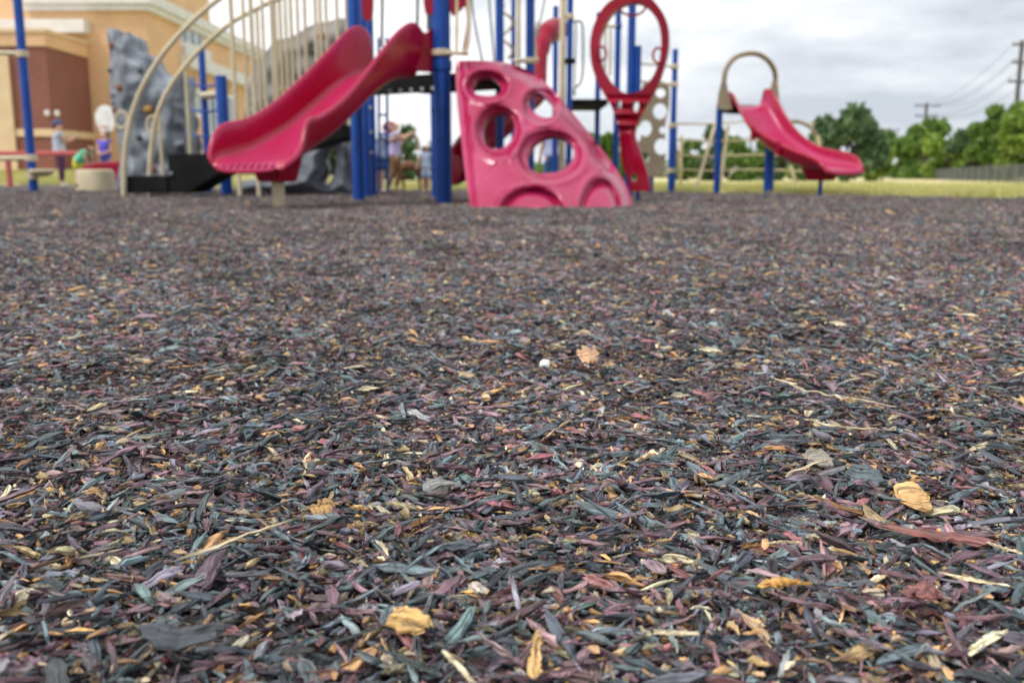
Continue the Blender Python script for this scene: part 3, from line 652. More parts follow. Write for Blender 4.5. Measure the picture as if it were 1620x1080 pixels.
# teardrop loop climber
lo = cr([(984, -6), (962, 4), (944, 28), (934, 62), (935, 98), (944, 128), (957, 152), (968, 170), (975, 192), (979, 206), (981, 225), (984, 258), (993, 282), (996, 302),
         (1012, 302), (1028, 301), (1024, 275), (1013, 240), (1004, 214), (1009, 194), (1022, 168), (1038, 140), (1050, 108), (1058, 72), (1055, 35), (1040, 8), (1020, -8)], True, 4)
li = cr([(988, 8), (968, 22), (952, 50), (948, 80), (954, 108), (968, 132), (985, 146), (1000, 148), (1016, 141), (1032, 122), (1043, 95), (1046, 66), (1041, 36), (1026, 14), (1008, 5)], True, 4)
lh = [ell(979, 165, 4, 7), ell(1006, 169, 5, 9), ell(1003, 281, 5, 6)]
def loopY(px, py):
    Y = 9.3 + .0016 * abs(px - 998) - .2 * sm(170, 300, py) * (px - 1000) / 30
    if py > 150 and py < 210: Y += .02 * math.sin((py - 150) / 60 * math.pi * 7)
    q = 9
    return Y
lp = sheet([(p[0], p[1]) for p in lo], [[(p[0], p[1]) for p in li]] + lh, 3.5, lambda x, y: P(x, y, loopY(x, y)), lambda x, y: Vector((.03, .13, 0))).build('loop_climber', M['crimson'], ps, smooth=True, bevel=.008)
lp['label'] = 'crimson teardrop loop climber with a twisted foot'
def loopring(cx, cy, a, b): MB().tube([P(cx + a * math.cos(t), cy + b * math.sin(t), 9.36) for t in np.linspace(0, 6.283, 21)[:-1]], .012, 8, True).build('grip_ring', M['crimson'], lp, smooth=True)
loopring(1000, 8, 22, 17); loopring(951, 85, 8, 11); loopring(1041, 88, 8, 12)
MB().tube([P(1010, 300, 9.5), Vector((Xat(1010, 9.5), 9.5, -.02))], .02).build('foot', M['blue'], lp)

# background posts of the structure: px, Y, r, top
for px, Y, r, zt, m in ((791, 9.75, .042, HI, 'blue'), (812, 11.4, .025, HI, 'blue'), (838, 10.0, .045, HI, 'blue'), (877, 13.2, .036, Zat(12, 13.2), 'blue'), (888, 10.9, .034, HI, 'beige'),
                        (899, 10.9, .034, HI, 'blue'), (943, 12.6, .034, Zat(22, 12.6), 'blue'), (973, 12.4, .038, HI, 'blue'), (994, 12.0, .048, HI, 'blue'), (820, 10.8, .022, HI, 'beige')):
    b = bx(px, None, r, zt, m, Y)
    if px in (838, 899, 973): collar(b, Zat({838: 97, 899: 27, 973: 42}[px], Y), r, ps, 'beige' if px != 973 else 'blue')
    if px == 899: collar(b, Zat(97, Y), r * 1.5, ps, 'black', .05)
b = Vector((Xat(1001, 12), 12, 0)); MB().box((b.x - .01, 11.95, Zat(150, 12)), (b.x + .07, 12.05, Zat(73, 12))).build('end_cap_plate', M['blue'], ps, bevel=.01)
# far deck and guard rails at right
MB().box((Xat(905, 11.5, 1.1), 11.5, Zat(166, 11.5)), (Xat(962, 11.5, 1.1), 12.6, Zat(157, 11.5))).build('deck', M['black'], ps, bevel=.01)
def rail(pl, r=.014, m='beige', name='guard_rail', par=None, closed=False, n=5):
    pts_ = [P(*p) for p in pl]; return MB().tube(cr(pts_, closed, n), r, 8, closed).build(name, M[m], par or ps, smooth=True)
rail([(904, 36, 11.2), (918, 34, 11.2), (922, 50, 11.2), (922, 110, 11.2), (918, 132, 11.2), (909, 140, 11.2), (909, 152, 11.2)], .012, 'darksteel')
rail([(911, 34, 11.3), (910, 90, 11.3), (909, 150, 11.3)], .010, 'darksteel')
rail([(957, 44, 12), (962, 42, 12), (975, 42, 12)], .02); rail([(958, 46, 12), (957, 120, 12)], .016); rail([(966, 46, 12), (965, 120, 12)], .016)
rail([(1003, 100, 12), (1066, 106, 13)], .014); rail([(1003, 128, 12), (1064, 134, 13)], .014)
# coil climber and beige grips in the middle
co = [Vector((Xat(803, 10.4), 10.4, 0)) + Vector((.06 * math.sin(t), .06 * math.cos(t), Zat(92, 10.4) + .045 * t / 1.0)) for t in np.linspace(0, 12, 60)]
MB().tube(co, .016, 8).build('coil_grip', M['beige'], ps, smooth=True)
rail([(812, 97, 10.0), (830, 96, 10.0), (850, 95, 10.2)], .022); rail([(848, 95, 10.2), (846, 60, 10.2), (850, 35, 10.2)], .014)
rail([(735, -60, 8.7), (741, 0, 8.7), (742, 40, 8.7), (738, 78, 8.7), (728, 84, 8.7)], .017); rail([(722, -60, 8.7), (723, 0, 8.7), (722, 84, 8.7)], .013)
rail([(704, 84, 8.75), (742, 86, 8.75)], .014)
rail([(742, -40, 9.3), (750, 30, 9.3), (763, 97, 9.3)], .009, 'darksteel', 'cable'); rail([(772, -20, 9.4), (782, 97, 9.4)], .009, 'darksteel', 'cable')
rail([(864, -10, 10.5), (849, 60, 10.4)], .009, 'darksteel', 'cable'); rail([(605, -20, 9.6), (604, 75, 9.6)], .014, 'darksteel', 'cable')
rail([(661, -20, 9.4), (660, 45, 9.4)], .014, 'darksteel', 'cable'); rail([(678, 0, 9.2), (678, 48, 9.2)], .018, 'darksteel', 'cable')
# red guard panels cut by the top of the picture
def slab(pl, Y, th, m='crimson', name='guard_panel', holes=()):
    return sheet([(p[0], p[1]) for p in cr([(a, b) for a, b in pl], True, 4)], holes, 6, lambda x, y: P(x, y, Y), (0, th, 0)).build(name, M[m], ps, smooth=True)
slab([(571, -70), (589, -70), (590, 0), (588, 28), (580, 33), (574, 26), (572, 0)], 9.2, .06)
slab([(668, -70), (692, -70), (691, 8), (688, 20), (678, 22), (671, 12)], 9.0, .06)
slab([(708, -70), (740, -70), (744, 0), (742, 60), (737, 82), (731, 84), (738, 40), (736, 10), (726, 18), (712, 18)], 9.0, .05)
# spiral slide seen behind
sp_pts = [P(x, y, Y) for x, y, Y in ((884, 47, 11.8), (872, 48, 11.6), (862, 60, 11.4), (855, 85, 11.2), (853, 120, 11.0), (848, 148, 10.8), (826, 166, 10.6), (792, 188, 10.4), (756, 222, 10.2), (724, 264, 9.9), (712, 268, 9.8))]
MB().tube(cr(sp_pts, False, 5), [.13] * 5 + [.125] * 5 + [.10] * 5 + [.085] * 5 + [.09] * 5 + [.12] * 5 + [.17] * 5 + [.19] * 5 + [.18] * 5 + [.16] * 5 + [.15], 18).build('spiral_slide', M['crimson'], ps, smooth=True)
# ladder with blue rungs behind the left bay
lad = [(600, 12.2), (613, 12.2)]
for px, Y in lad: rail([(px - 1, 60, Y), (px, 302, Y)], .018, 'blue', 'ladder_rail')
for y in (182, 212, 262): rail([(597, y, 12.15), (614, y, 12.15)], .014, 'blue', 'rung')
for y in (175, 268): rail([(683, y, 10.4), (697, y, 10.4)], .022, 'blue', 'rung')
# arched stair: black steps, two arched handrails, pickets
def XZ(px, py, Y): return P(px, py, Y)
YN, YF = 11.35, 12.15
near = [(195, 316), (196, 290), (197, 250), (203, 205), (214, 165), (232, 125), (262, 80), (300, 38), (345, 0), (400, -34), (470, -58), (560, -70)]
far = [(237, 312), (237, 270), (240, 232), (247, 188), (262, 150), (285, 115), (320, 75), (364, 38), (397, 19), (432, 2), (480, -16), (560, -30)]
def arch(pl, Y, nm, lab):
    pp = cr([P(x, y, Y) for x, y in pl], False, 6); o = MB().tube(pp, .030, 12).build(nm, M['beige'], ps, smooth=True); o['label'] = lab; return pp
np_ = arch(near, YN, 'handrail', 'beige arched handrail nearest the viewer'); fp_ = arch(far, YF, 'handrail', 'beige arched handrail on the far side of the stairs')
def rail_z(pp, x):
    best = min(pp, key=lambda q: abs(q.x - x)); return best.z
def picket(px, Y, pp, zlow, r=.017):
    x = Xat(px, Y, 1.6); z1 = rail_z(pp, x); MB().tube([(x, Y, zlow), (x, Y, z1)], r, 8).build('picket', M['beige'], ps, smooth=True)
for px in (369, 388, 400, 418, 432, 454, 473, 501, 518, 535, 550): picket(px, YN, np_, -.03 if px in (369, 400) else .84, .026 if px in (369, 400) else .019)
for px in (247, 293, 410, 438, 446, 463, 485, 509): picket(px, YF, fp_, .27 if px < 300 else .86, .022)
for cx, cy, Y in ((188, 190, YN), (238, 197, YF)):
    MB().tube([P(cx + 10 * math.cos(t) + 4, cy + 13 * math.sin(t), Y) for t in np.linspace(0, 6.283, 25)[:-1]], .017, 8, True).build('grip_ring', M['beige'], ps, smooth=True)
def step(p0, p1, yt, yb, Ya=YN + .03, Yb_=YF - .03):
    x0, x1 = Xat(p0, Ya), Xat(p1, Ya); return MB().box((x0, Ya, Zat(yb, Ya)), (x1, Yb_, Zat(yt, Ya))).build('step', M['black'], ps, bevel=.01)
step(199, 264, 278, 306)
x0, x1, x2, x3 = Xat(265, YN), Xat(292, YN), Xat(350, YN), Xat(350, YN)
MB().prism([(x0, YN + .03, Zat(306, YN)), (x1, YN + .03, Zat(306, YN)), (x2, YN + .03, Zat(272, YN)), (x2, YN + .03, Zat(243, YN)), (x0, YN + .03, Zat(243, YN))], (0, .75, 0)).build('step', M['black'], ps, bevel=.01)
MB().prism([(x2 + .002, YN + .03, Zat(270, YN)), (-1.9, YN + .03, .72), (-1.9, YN + .03, .86), (x2 + .3, YN + .03, .80), (x2 + .002, YN + .03, Zat(225, YN))], (0, .75, 0)).build('walkway', M['black'], ps, bevel=.01)
MB().lathe((Xat(270, YN), YN + .02, Zat(274, YN)), [(.001, -.02), (.022, -.015), (.022, .015), (.001, .02)], 10).build('bolt', M['steel'], ps)

# ================================================================== grey moulded rock climbers
def rock(name, label, outline, holes, Y, thick, m, holds, amp=.16, bottom_post=None, step_=5.0, cat='climbing rock'):
    cxm = sum(p[0] for p in outline) / len(outline)
    root = thing(name, label, cat, (Xat(cxm, Y), Y, 0)); o_ = [(p[0], p[1]) for p in cr(outline, True, 4)]
    hl = [[(p[0], p[1]) for p in cr(h, True, 4)] for h in holes]
    def dep(x, y):
        dmin = min(math.hypot(x - a[0], y - a[1]) for a in o_)
        for h in hl: dmin = min(dmin, min(math.hypot(x - a[0], y - a[1]) for a in h))
        e_ = sm(0, 22, dmin); w = P(x, y, Y)
        nn_ = mnoise.noise(Vector((w.x * 2.6, w.z * 2.2, 3.1))) + .5 * mnoise.noise(Vector((w.x * 6, w.z * 5, 9.3)))
        rid = 1 - abs(mnoise.noise(Vector((w.x * 1.7 + 5, w.z * 1.5, 1.7)))) * 2
        return -thick * .5 * e_ - amp * (nn_ * .8 + rid * .35) * (.35 + .65 * e_)
    f = lambda x, y: P(x, y, Y + dep(x, y))
    ob = sheet(o_, hl, step_, f, lambda x, y: Vector((0, thick - dep(x, y) * 1.2, 0))).build('rock_face', M[m], root, smooth=False); smooth_obj(ob)
    for hx, hy, hr, hm in holds:
        c = f(hx, hy); ms = MB()
        prof = [(hr * math.sin(t) * 1.0, -hr * math.cos(t)) for t in np.linspace(.15, math.pi - .15, 7)]
        ms.lathe((0, 0, 0), prof, 12); ms.v = [(c.x + v[0] * (1 + .25 * mnoise.noise(Vector(v) * 20)), c.y + v[1] * .8 - hr * .2, c.z + v[2] * .85) for v in ms.v]
        smooth_obj(ms.build('climbing_hold', M[hm], root))
    return root
r1 = rock('rock_climber', 'grey moulded rock climber tower with brown holds behind the arched handrail', [(169, 52), (176, 44), (186, 50), (192, 58), (200, 52), (210, 60), (214, 78), (226, 84), (236, 92), (246, 110), (258, 121), (268, 122), (284, 116), (291, 126), (291, 180), (291, 304), (240, 306), (192, 306), (184, 290), (190, 255), (187, 220), (178, 180), (173, 130), (174, 90)], [], 14.6, .55, 'rock',
          [(177, 72, .05, 'hold_brown'), (174, 112, .04, 'hold_dark'), (190, 139, .06, 'hold_brown'), (236, 174, .08, 'hold_ochre'), (222, 112, .045, 'hold_dark'), (220, 218, .05, 'hold_dark'), (243, 268, .06, 'hold_brown'), (182, 175, .05, 'hold_brown')], .20)
o = post(221, None, .035, Zat(54, 14.9), r1, 'post', 'blue', 14.9)
rock('rock_climber', 'low grey boulder arch under the big crimson slide', [(470, 270), (482, 235), (505, 225), (520, 205), (545, 212), (560, 228), (562, 262), (556, 290), (552, 306), (520, 308), (480, 307), (450, 308), (400, 308), (380, 306), (376, 290), (400, 284), (440, 280)], [[(512, 250), (522, 232), (532, 240), (530, 268), (520, 292), (508, 288), (516, 270)]], 12.9, .40, 'rock', [(548, 222, .06, 'hold_ochre')], .12, step_=4)
rock('rock_climber', 'tall brownish grey rock wall seen between the beige pickets', [(392, 150), (402, 105), (415, 92), (432, 66), (446, 62), (462, 58), (482, 46), (498, 38), (520, 34), (545, 30), (558, 60), (562, 140), (560, 218), (480, 228), (392, 222)], [], 13.6, .5, 'rockbrown', [(508, 58, .07, 'hold_brown'), (470, 120, .05, 'hold_dark'), (450, 142, .06, 'hold_ochre'), (498, 82, .05, 'hold_dark')], .22)

# blue post ladder with ring rungs behind the steps
lb = thing('ring_ladder', 'blue post ladder with thin curved rungs behind the black steps', 'climber', (Xat(340, 13), 13, 0))
post(331, 300, .045, Zat(72, 13), lb, Y=13.3); post(359, 305, .075, Zat(122, 12.6), lb, Y=12.6)
for y in (130, 170, 210): MB().tube(cr([P(292, y - 2, 13.3), P(310, y + 5, 12.8), P(330, y + 7, 12.7), P(352, y + 2, 12.7)], False, 5), .014, 8).build('rung', M['blue'], lb, smooth=True)
MB().tube([P(318, 152, 13.2), P(346, 150, 13.2)], .05, 10).build('clamp', M['beige'], lb, smooth=True)
post(316, 304, .04, .12, lb, 'foot', Y=13.8)

# left post with rails and a stepping disc
lp_ = G(54, 305); ls = thing('disc_climber', 'tall blue post with beige rails and a round stepping disc at the far left', 'climber', (lp_.x, lp_.y, 0))
post(54, 305, .066, 4.2, ls)
for y in (86, 250, 279): collar(lp_, Zat(y, lp_.y), .07, ls, 'beige', .10)
MB().tube([P(-60, 82, lp_.y), P(36, 85, lp_.y)], .035, 10).build('rail', M['beige'], ls, smooth=True); MB().tube([P(-60, 252, lp_.y), P(50, 250, lp_.y)], .04, 10).build('rail', M['beige'], ls, smooth=True)
c = P(69, 271, lp_.y); MB().lathe((c.x + .02, c.y - .1, c.z - .06), [(.05, -.02), (.12, 0), (.19, .05), (.19, .075), (.17, .09)], 24).build('stepping_disc', M['beige'], ls, smooth=True)
# stepping pod
c = G(139, 305); pod = thing('stepping_pod', 'round beige stepping pod standing on the mulch', 'stepping pod', (c.x, c.y + .3, 0))
zt_ = Zat(268, c.y); MB().lathe((c.x, c.y + .3, 0), [(.305, -.03), (.30, .04), (.285, zt_ - .06), (.27, zt_ - .015), (.23, zt_)], 32).build('drum', M['beige'], pod, smooth=True)
MB().lathe((c.x - .2, c.y + .075, .12), [(.001, -.035), (.03, -.02), (.03, .02), (.001, .035)], 12).build('drain_plug', M['tan'], pod)
# red tub behind the pod
Yt = 18.5; x0, x1 = Xat(126, Yt), Xat(192, Yt)
tb = thing('play_tub', 'red open play tub behind the beige stepping pod', 'play tub', ((x0 + x1) / 2, Yt, 0))
m_ = MB(); zt_ = Zat(257, Yt)
m_.prism([(x0, Yt, zt_ - .08), (x0 + .3, Yt, .02), (x1 - .05, Yt, .02), (x1 + .1, Yt, zt_ + .04), (x0 + .3, Yt, zt_)], (0, .9, 0)).build('tub', M['crimson'], tb, bevel=.05)

# ================================================================== RIGHT SLIDE TOWER
C2 = Vector((3.27, 13.55, 0)); n2 = Vector((.40, -.91, 0)).normalized(); d2 = Vector((.91, .40, 0)).normalized()
st = thing('slide_tower', 'small slide tower on blue posts with a beige hoop at the right', 'slide tower', tuple(C2))
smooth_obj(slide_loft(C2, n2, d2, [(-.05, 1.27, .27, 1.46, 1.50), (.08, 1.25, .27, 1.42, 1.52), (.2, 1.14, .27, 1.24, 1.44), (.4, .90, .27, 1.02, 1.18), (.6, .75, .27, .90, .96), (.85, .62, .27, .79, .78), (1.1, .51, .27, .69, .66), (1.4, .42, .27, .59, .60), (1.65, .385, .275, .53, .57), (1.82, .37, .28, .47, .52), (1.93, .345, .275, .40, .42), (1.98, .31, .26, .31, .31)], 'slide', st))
bl = C2 - d2 * .46; br_ = C2 + d2 * .40
for b_, r in ((bl, .045), (br_, .050)): MB().lathe((b_.x, b_.y, -.03), [(r, 0), (r, 1.26)], 16).build('post', M['blue'], st, smooth=True)
pb = C2 + n2 * .42 + d2 * .10; MB().lathe((pb.x, pb.y, -.03), [(.065, 0), (.065, .72)], 16).build('post', M['blue'], st, smooth=True)
qa = C2 - d2 * .30; qb = C2 + d2 * .40; MB().prism([qa + Vector((0, 0, 1.10)), qb + Vector((0, 0, 1.10)), qb - n2 * .22 + Vector((0, 0, 1.13)), qa - n2 * .22 + Vector((0, 0, 1.13))], (0, 0, .12)).build('deck', M['black'], st)
def sidep(pl): return sheet(pl, [], 5, lambda x, y: P(x, y, 13.17 if x < 1190 else 13.55), (.04, .12, 0)).build('side_panel', M['tan'], st, smooth=True, bevel=.012)
sidep([(1141, 130), (1148, 129), (1152, 150), (1158, 173), (1134, 173), (1136, 150)]); sidep([(1222, 128), (1229, 124), (1232, 150), (1232, 173), (1222, 170), (1217, 145)])
MB().tube(cr([P(x, y, Y) for x, y, Y in ((1145, 134, 13.35), (1148, 112, 13.37), (1160, 94, 13.42), (1178, 86, 13.5), (1198, 86, 13.55), (1215, 96, 13.62), (1225, 112, 13.68), (1227, 130, 13.72))], False, 6), .035, 12).build('hoop', M['tan'], st, smooth=True)
c = C2 + n2 * 1.55; top = [(c + n2 * a + d2 * b) for a, b in ((-.22, -.16), (.2, -.16), (.2, .16), (-.22, .16))]; bot = [(c + n2 * a + d2 * b) for a, b in ((-.13, -.11), (.14, -.11), (.14, .11), (-.13, .11))]
m_ = MB(); m_.add([Vector((p.x, p.y, .37)) for p in top] + [Vector((p.x, p.y, .20)) for p in bot], [(0, 1, 2, 3), (7, 6, 5, 4), (0, 4, 5, 1), (1, 5, 6, 2), (2, 6, 7, 3), (3, 7, 4, 0)]); m_.build('pedestal', M['crimson'], st, bevel=.02)
MB().lathe((c.x, c.y, -.03), [(.028, 0), (.028, .24)], 12).build('slide_leg', M['blue'], st, smooth=True)
# moulded clips on the slide's side
for s in (.55, 1.08):
    cc = C2 + n2 * s - d2 * .325; zz_ = .90 if s < 1 else .69; MB().tube([cc + d2 * .02 + Vector((0, 0, zz_)), cc + d2 * .03 + Vector((0, 0, zz_ - .17))], .035, 8).build('bracket', M['crimson'], st, smooth=True)

# rope net climber between the posts
nc = thing('net_climber', 'low beige rope net climber strung behind the right slide tower', 'net climber', (Xat(1130, 15), 15, 0))
post(1062, 305, .042, Zat(80, 14.3), nc, Y=14.3); post(1062, 305, .058, Zat(198, 14.3), nc, 'sleeve', Y=14.3); bq = Vector((Xat(1062, 14.3), 14.3, 0))
for y in (106, 134, 199, 270): collar(bq, Zat(y, 14.3), .05, nc, 'beige', .07)
def rope(pl, r=.016): return MB().tube(cr([P(*p) for p in pl], False, 4), r, 6).build('rope', M['rope'], nc, smooth=True)
for ya, yb in ((196, 192), (221, 222), (245, 245), (268, 268)): rope([(1066, ya, 14.3), (1130, (ya + yb) / 2 + 2, 15), (1200, yb, 15.4), (1290, yb + 4, 15.6)])
rope([(1020, 275, 14.6), (1060, 277, 14.3)]); rope([(1066, 200, 14.3), (1078, 300, 14.8)], .018)
def legp(a, b, nm='leaning_pole', r=.028): return MB().tube([P(*a), P(*b)], r, 8).build(nm, M['beige'], nc, smooth=True)
legp((1132, 195, 15), (1099, 306, 14.6)); legp((1152, 200, 15.2), (1138, 300, 15)); legp((1294, 215, 15), (1304, 300, 15)); legp((1250, 262, 15.2), (1262, 300, 15.2)); legp((1078, 215, 15.2), (1076, 285, 15.2))
MB().tube(cr([P(x, y, 15.5) for x, y in ((1236, 215), (1242, 198), (1256, 192), (1272, 196), (1286, 206), (1296, 222))], False, 5), .028, 8).build('hoop', M['tan'], nc, smooth=True)

# tan holed wall
tw_out = blob([(1018, 132), (1040, 128), (1058, 136), (1058, 170), (1052, 200), (1053, 240), (1048, 276), (1012, 276), (1004, 250), (1014, 215), (1006, 185), (1014, 160)], 4)
twh = [ell(1045, 147, 8, 8), ell(1044, 176, 11, 13), ell(1021, 203, 10, 13), ell(1046, 232, 11, 13), ell(1018, 250, 9, 9), ell(1048, 206, 5, 6)]
tw = thing('holed_wall', 'tan plastic climbing wall with round holes behind the loop climber', 'climbing wall', (Xat(1030, 13.7), 13.7, 0))
sheet(tw_out, twh, 5, lambda x, y: P(x, y, 13.7), (.02, .12, 0)).build('wall_panel', M['tan'], tw, smooth=True, bevel=.01)
MB().tube([(Xat(1030, 13.76), 13.76, -.03), (Xat(1030, 13.76), 13.76, Zat(272, 13.7))], .04).build('foot', M['blue'], tw, smooth=True)

# ================================================================== TREES
def tree(label, px, Y, htop_py, wpx, m, name='leafy_tree', n=2600, leaf=.22, shape='round', group='trees beyond the field', low=.12, cat='tree'):
    x = Xat(px, Y, 2); z0 = lawn_z(x, Y); ht = Zat(htop_py, Y) - z0; rw = wpx / F * Y / 2
    t = thing(name, label, cat, (x, Y, z0), group); rg = np.random.default_rng(int(px * 7 + Y))
    tr = MB(); tr.tube(cr([(x, Y, z0 - .2), (x + rg.normal(0, .1), Y, z0 + ht * .3), (x + rg.normal(0, .2), Y + rg.normal(0, .2), z0 + ht * .62), (x + rg.normal(0, .2), Y, z0 + ht * .9)], False, 3), [ht * .035 * (1 - .088 * i) for i in range(10)], 8)
    lobes = []
    for k in range(13 if shape != 'cone' else 16):
        if shape == 'cone': hz = rg.uniform(low, .95); rr = rw * (1.05 - hz) * 1.1 + .1; a = rg.uniform(0, 6.28); ctr = Vector((x + rr * .5 * math.cos(a), Y + rr * .5 * math.sin(a), z0 + hz * ht)); lr = rr * .62 + .2
        else:
            hz = rg.uniform(low + .08, .86); a = rg.uniform(0, 6.28); pr = math.sqrt(max(.1, 1 - ((hz - .48) / .55) ** 2)); ctr = Vector((x + rw * .66 * pr * math.cos(a), Y + rw * .66 * pr * math.sin(a), z0 + hz * ht)); lr = rw * rg.uniform(.28, .46)
        lobes.append((ctr, lr)); tr.tube([(x, Y, z0 + ht * min(.7, hz * .6)), ctr.lerp(Vector((x, Y, ctr.z)), .5) - Vector((0, 0, lr * .2)), ctr], [ht * .014, ht * .009, ht * .004], 5)
    tr.build('trunk', M['bark'], t, smooth=True)
    v = []; f = []; per = n // len(lobes)
    for ctr, lr in lobes:
        for _ in range(per):
            d = rg.normal(0, 1, 3); d /= np.linalg.norm(d); rad = lr * rg.random() ** .42 * (1 + .35 * mnoise.noise(Vector(d * 2.1) + ctr))
            c = np.array(ctr) + d * rad * np.array([1, 1, .8]); s = leaf * rg.uniform(.6, 1.3); a = rg.normal(0, 1, 3); a /= np.linalg.norm(a); b = np.cross(a, rg.normal(0, 1, 3)); b /= np.linalg.norm(b)
            i = len(v); v += [tuple(c - a * s), tuple(c - b * s * .45), tuple(c + a * s), tuple(c + b * s * .45)]; f.append((i, i + 1, i + 2, i + 3))
    mb = MB(); mb.v = v; mb.f = f
    o3 = origin(t); me = bpy.data.meshes.new('crown'); me.from_pydata([tuple(Vector(q) - o3) for q in v], [], f); me.materials.append(M[m]); o = bpy.data.objects.new('crown', me); COL.objects.link(o); o.parent = t
    return t
def far_wood():
    rg = np.random.default_rng(5); mb = MB()
    for x in np.arange(-35, 98, 1.9):
        hh = 2.6 + 1.5 * mnoise.noise(Vector((x * .12, 3, 0))) + rg.uniform(-.3, .9)
        for _ in range(120):
            d = rg.normal(0, 1, 3); d /= np.linalg.norm(d); c = np.array([x, 165 + rg.uniform(-2, 2), hh * .45 - .3]) + d * np.array([2.4, 2.4, hh * .55]) * rg.random() ** .4
            a = rg.normal(0, 1, 3); a /= np.linalg.norm(a); b = np.cross(a, rg.normal(0, 1, 3)); b /= np.linalg.norm(b); sz = rg.uniform(.3, .7)
            mb.add([c - a * sz, c - b * sz * .6, c + a * sz, c + b * sz * .6], [(0, 1, 2, 3)])
    o = mb.build('far_wood', M['leaf_mid'], None, at=(30, 165, 0)); o['kind'] = 'stuff'; o['label'] = 'far-off green wood closing the field behind the single trees'; o['category'] = 'wood'
far_wood()
tree('tall dark evergreen with an uneven top standing just right of the small slide', 1340, 62, 164, 112, 'leaf_dark', 'evergreen_tree', 6500, .34, low=.0)
tree('low bush-like tree between the evergreen and the long tree row', 1398, 70, 232, 54, 'leaf_light', n=1600, leaf=.3, low=0)
rowspec = [(1424, 118, 206, 84, 'leaf_mid', 'leftmost mid green tree of the row, rising in front of the far utility pole'), (1462, 112, 188, 90, 'leaf_mid', 'broad mid green tree standing right beneath the shorter crossarm pole'),
           (1502, 96, 194, 92, 'leaf_light', 'yellowish tree behind the start of the chain-link fence'), (1538, 86, 200, 78, 'leaf_dark', 'dark green low tree in the middle of the row over the fence'),
           (1566, 78, 186, 72, 'leaf_mid', 'mid green tree left of the tallest tree in the row'), (1592, 72, 154, 74, 'leaf_mid', 'tallest ragged tree in the row in front of the tall utility pole'), (1628, 64, 164, 88, 'leaf_light', 'light yellow-green tree at the right edge of the picture'), (1672, 60, 160, 80, 'leaf_mid', 'mid green tree half outside the right edge')]
for px, Y, yt, wp, m, lab in rowspec: tree(lab, px, Y, yt, wp, m, n=5200, leaf=.36, low=-.08)
for px, Y, yt, wp, m, lab in ((1128, 75, 192, 72, 'leaf_dark', 'dark tree behind the rope net, right of the tall blue post'), (1185, 72, 205, 84, 'leaf_mid', 'green tree behind the posts of the small slide tower'), (1238, 78, 215, 74, 'leaf_dark', 'dark tree behind the middle of the small slide'),
                              (1272, 74, 222, 60, 'leaf_mid', 'green tree right behind the beige hoop of the rope net'), (1088, 80, 216, 50, 'leaf_mid', 'green tree showing between the tan holed wall and rope net'), (948, 60, 205, 60, 'leaf_mid', 'green tree seen between the honeycomb panel and loop climber'), (1000, 66, 212, 60, 'leaf_mid', 'green tree seen behind the twisted foot of the loop climber'),
                              (632, 60, 196, 66, 'leaf_dark', 'dark rounded tree behind the children under the deck'), (676, 66, 222, 50, 'leaf_dark', 'low dark tree behind the toddler in the white hat'), (735, 64, 230, 50, 'leaf_dark', 'low dark tree hidden behind the honeycomb panel\'s left edge'),
                              (585, 62, 215, 50, 'leaf_dark', 'dark tree behind the thick blue posts under the slide'), (530, 64, 220, 60, 'leaf_dark', 'dark tree glimpsed through the boulder arch')):
    tree(lab, px, Y, yt, wp, m, n=1800, leaf=.34, low=-.05)

# chain-link fence, right
fr = P(1640, 277, 48); fl = P(1462, 277, 108); fz = -.17
fe = thing('chain_link_fence', 'dark grey chain-link fence at the foot of the tree row', 'fence', (fr.x, fr.y, fz))
a0 = Vector((fr.x, fr.y, fz)); a0 = a0 + (a0 - Vector((fl.x, fl.y, fz))) * .2; a1 = Vector((fl.x, fl.y, fz)); nseg = 22
def mesh_mat():
    m, t, b = new_mat('chain_link_mesh'); n = t.nodes; l = t.links; b.inputs['Base Color'].default_value = (.10, .11, .12, 1); b.inputs['Roughness'].default_value = .5
    tcn = n.new('ShaderNodeTexCoord'); sx = n.new('ShaderNodeSeparateXYZ'); l.new(tcn.outputs['Object'], sx.inputs[0]); outs = []
    for sgn in (1, -1):
        mm = n.new('ShaderNodeMath'); mm.operation = 'MULTIPLY_ADD'; mm.inputs[1].default_value = sgn; l.new(sx.outputs[2], mm.inputs[0]); l.new(sx.outputs[1], mm.inputs[2])
        k = n.new('ShaderNodeMath'); k.operation = 'MULTIPLY'; k.inputs[1].default_value = 14; l.new(mm.outputs[0], k.inputs[0]); fr_ = n.new('ShaderNodeMath'); fr_.operation = 'FRACT'; l.new(k.outputs[0], fr_.inputs[0])
        lt = n.new('ShaderNodeMath'); lt.operation = 'LESS_THAN'; lt.inputs[1].default_value = .38; l.new(fr_.outputs[0], lt.inputs[0]); outs.append(lt)
    mxm = n.new('ShaderNodeMath'); mxm.operation = 'MAXIMUM'; l.new(outs[0].outputs[0], mxm.inputs[0]); l.new(outs[1].outputs[0], mxm.inputs[1]); l.new(mxm.outputs[0], b.inputs['Alpha']); return m
M['link'] = mesh_mat(); M['fencesteel'] = mat('dull_grey_steel', (.10, .11, .12), .5, (.15, .16, .175), 12)
MF = M['fencesteel']; m_ = MB(); m_.prism([a0 + Vector((0, 0, .03)), a1 + Vector((0, 0, .03)), a1 + Vector((0, 0, .93)), a0 + Vector((0, 0, .93))], (.012, 0, 0)).build('mesh_panel', M['link'], fe)
MB().tube([a0 + Vector((-.04, 0, .95)), a1 + Vector((-.04, 0, .95))], .035, 8).build('top_rail', MF, fe, smooth=True)
for k in range(nseg + 1):
    p = a0.lerp(a1, k / nseg); MB().tube([p + Vector((-.07, 0, -.1)), p + Vector((-.07, 0, 1.0))], .05, 8).build('post', MF, fe, smooth=True)

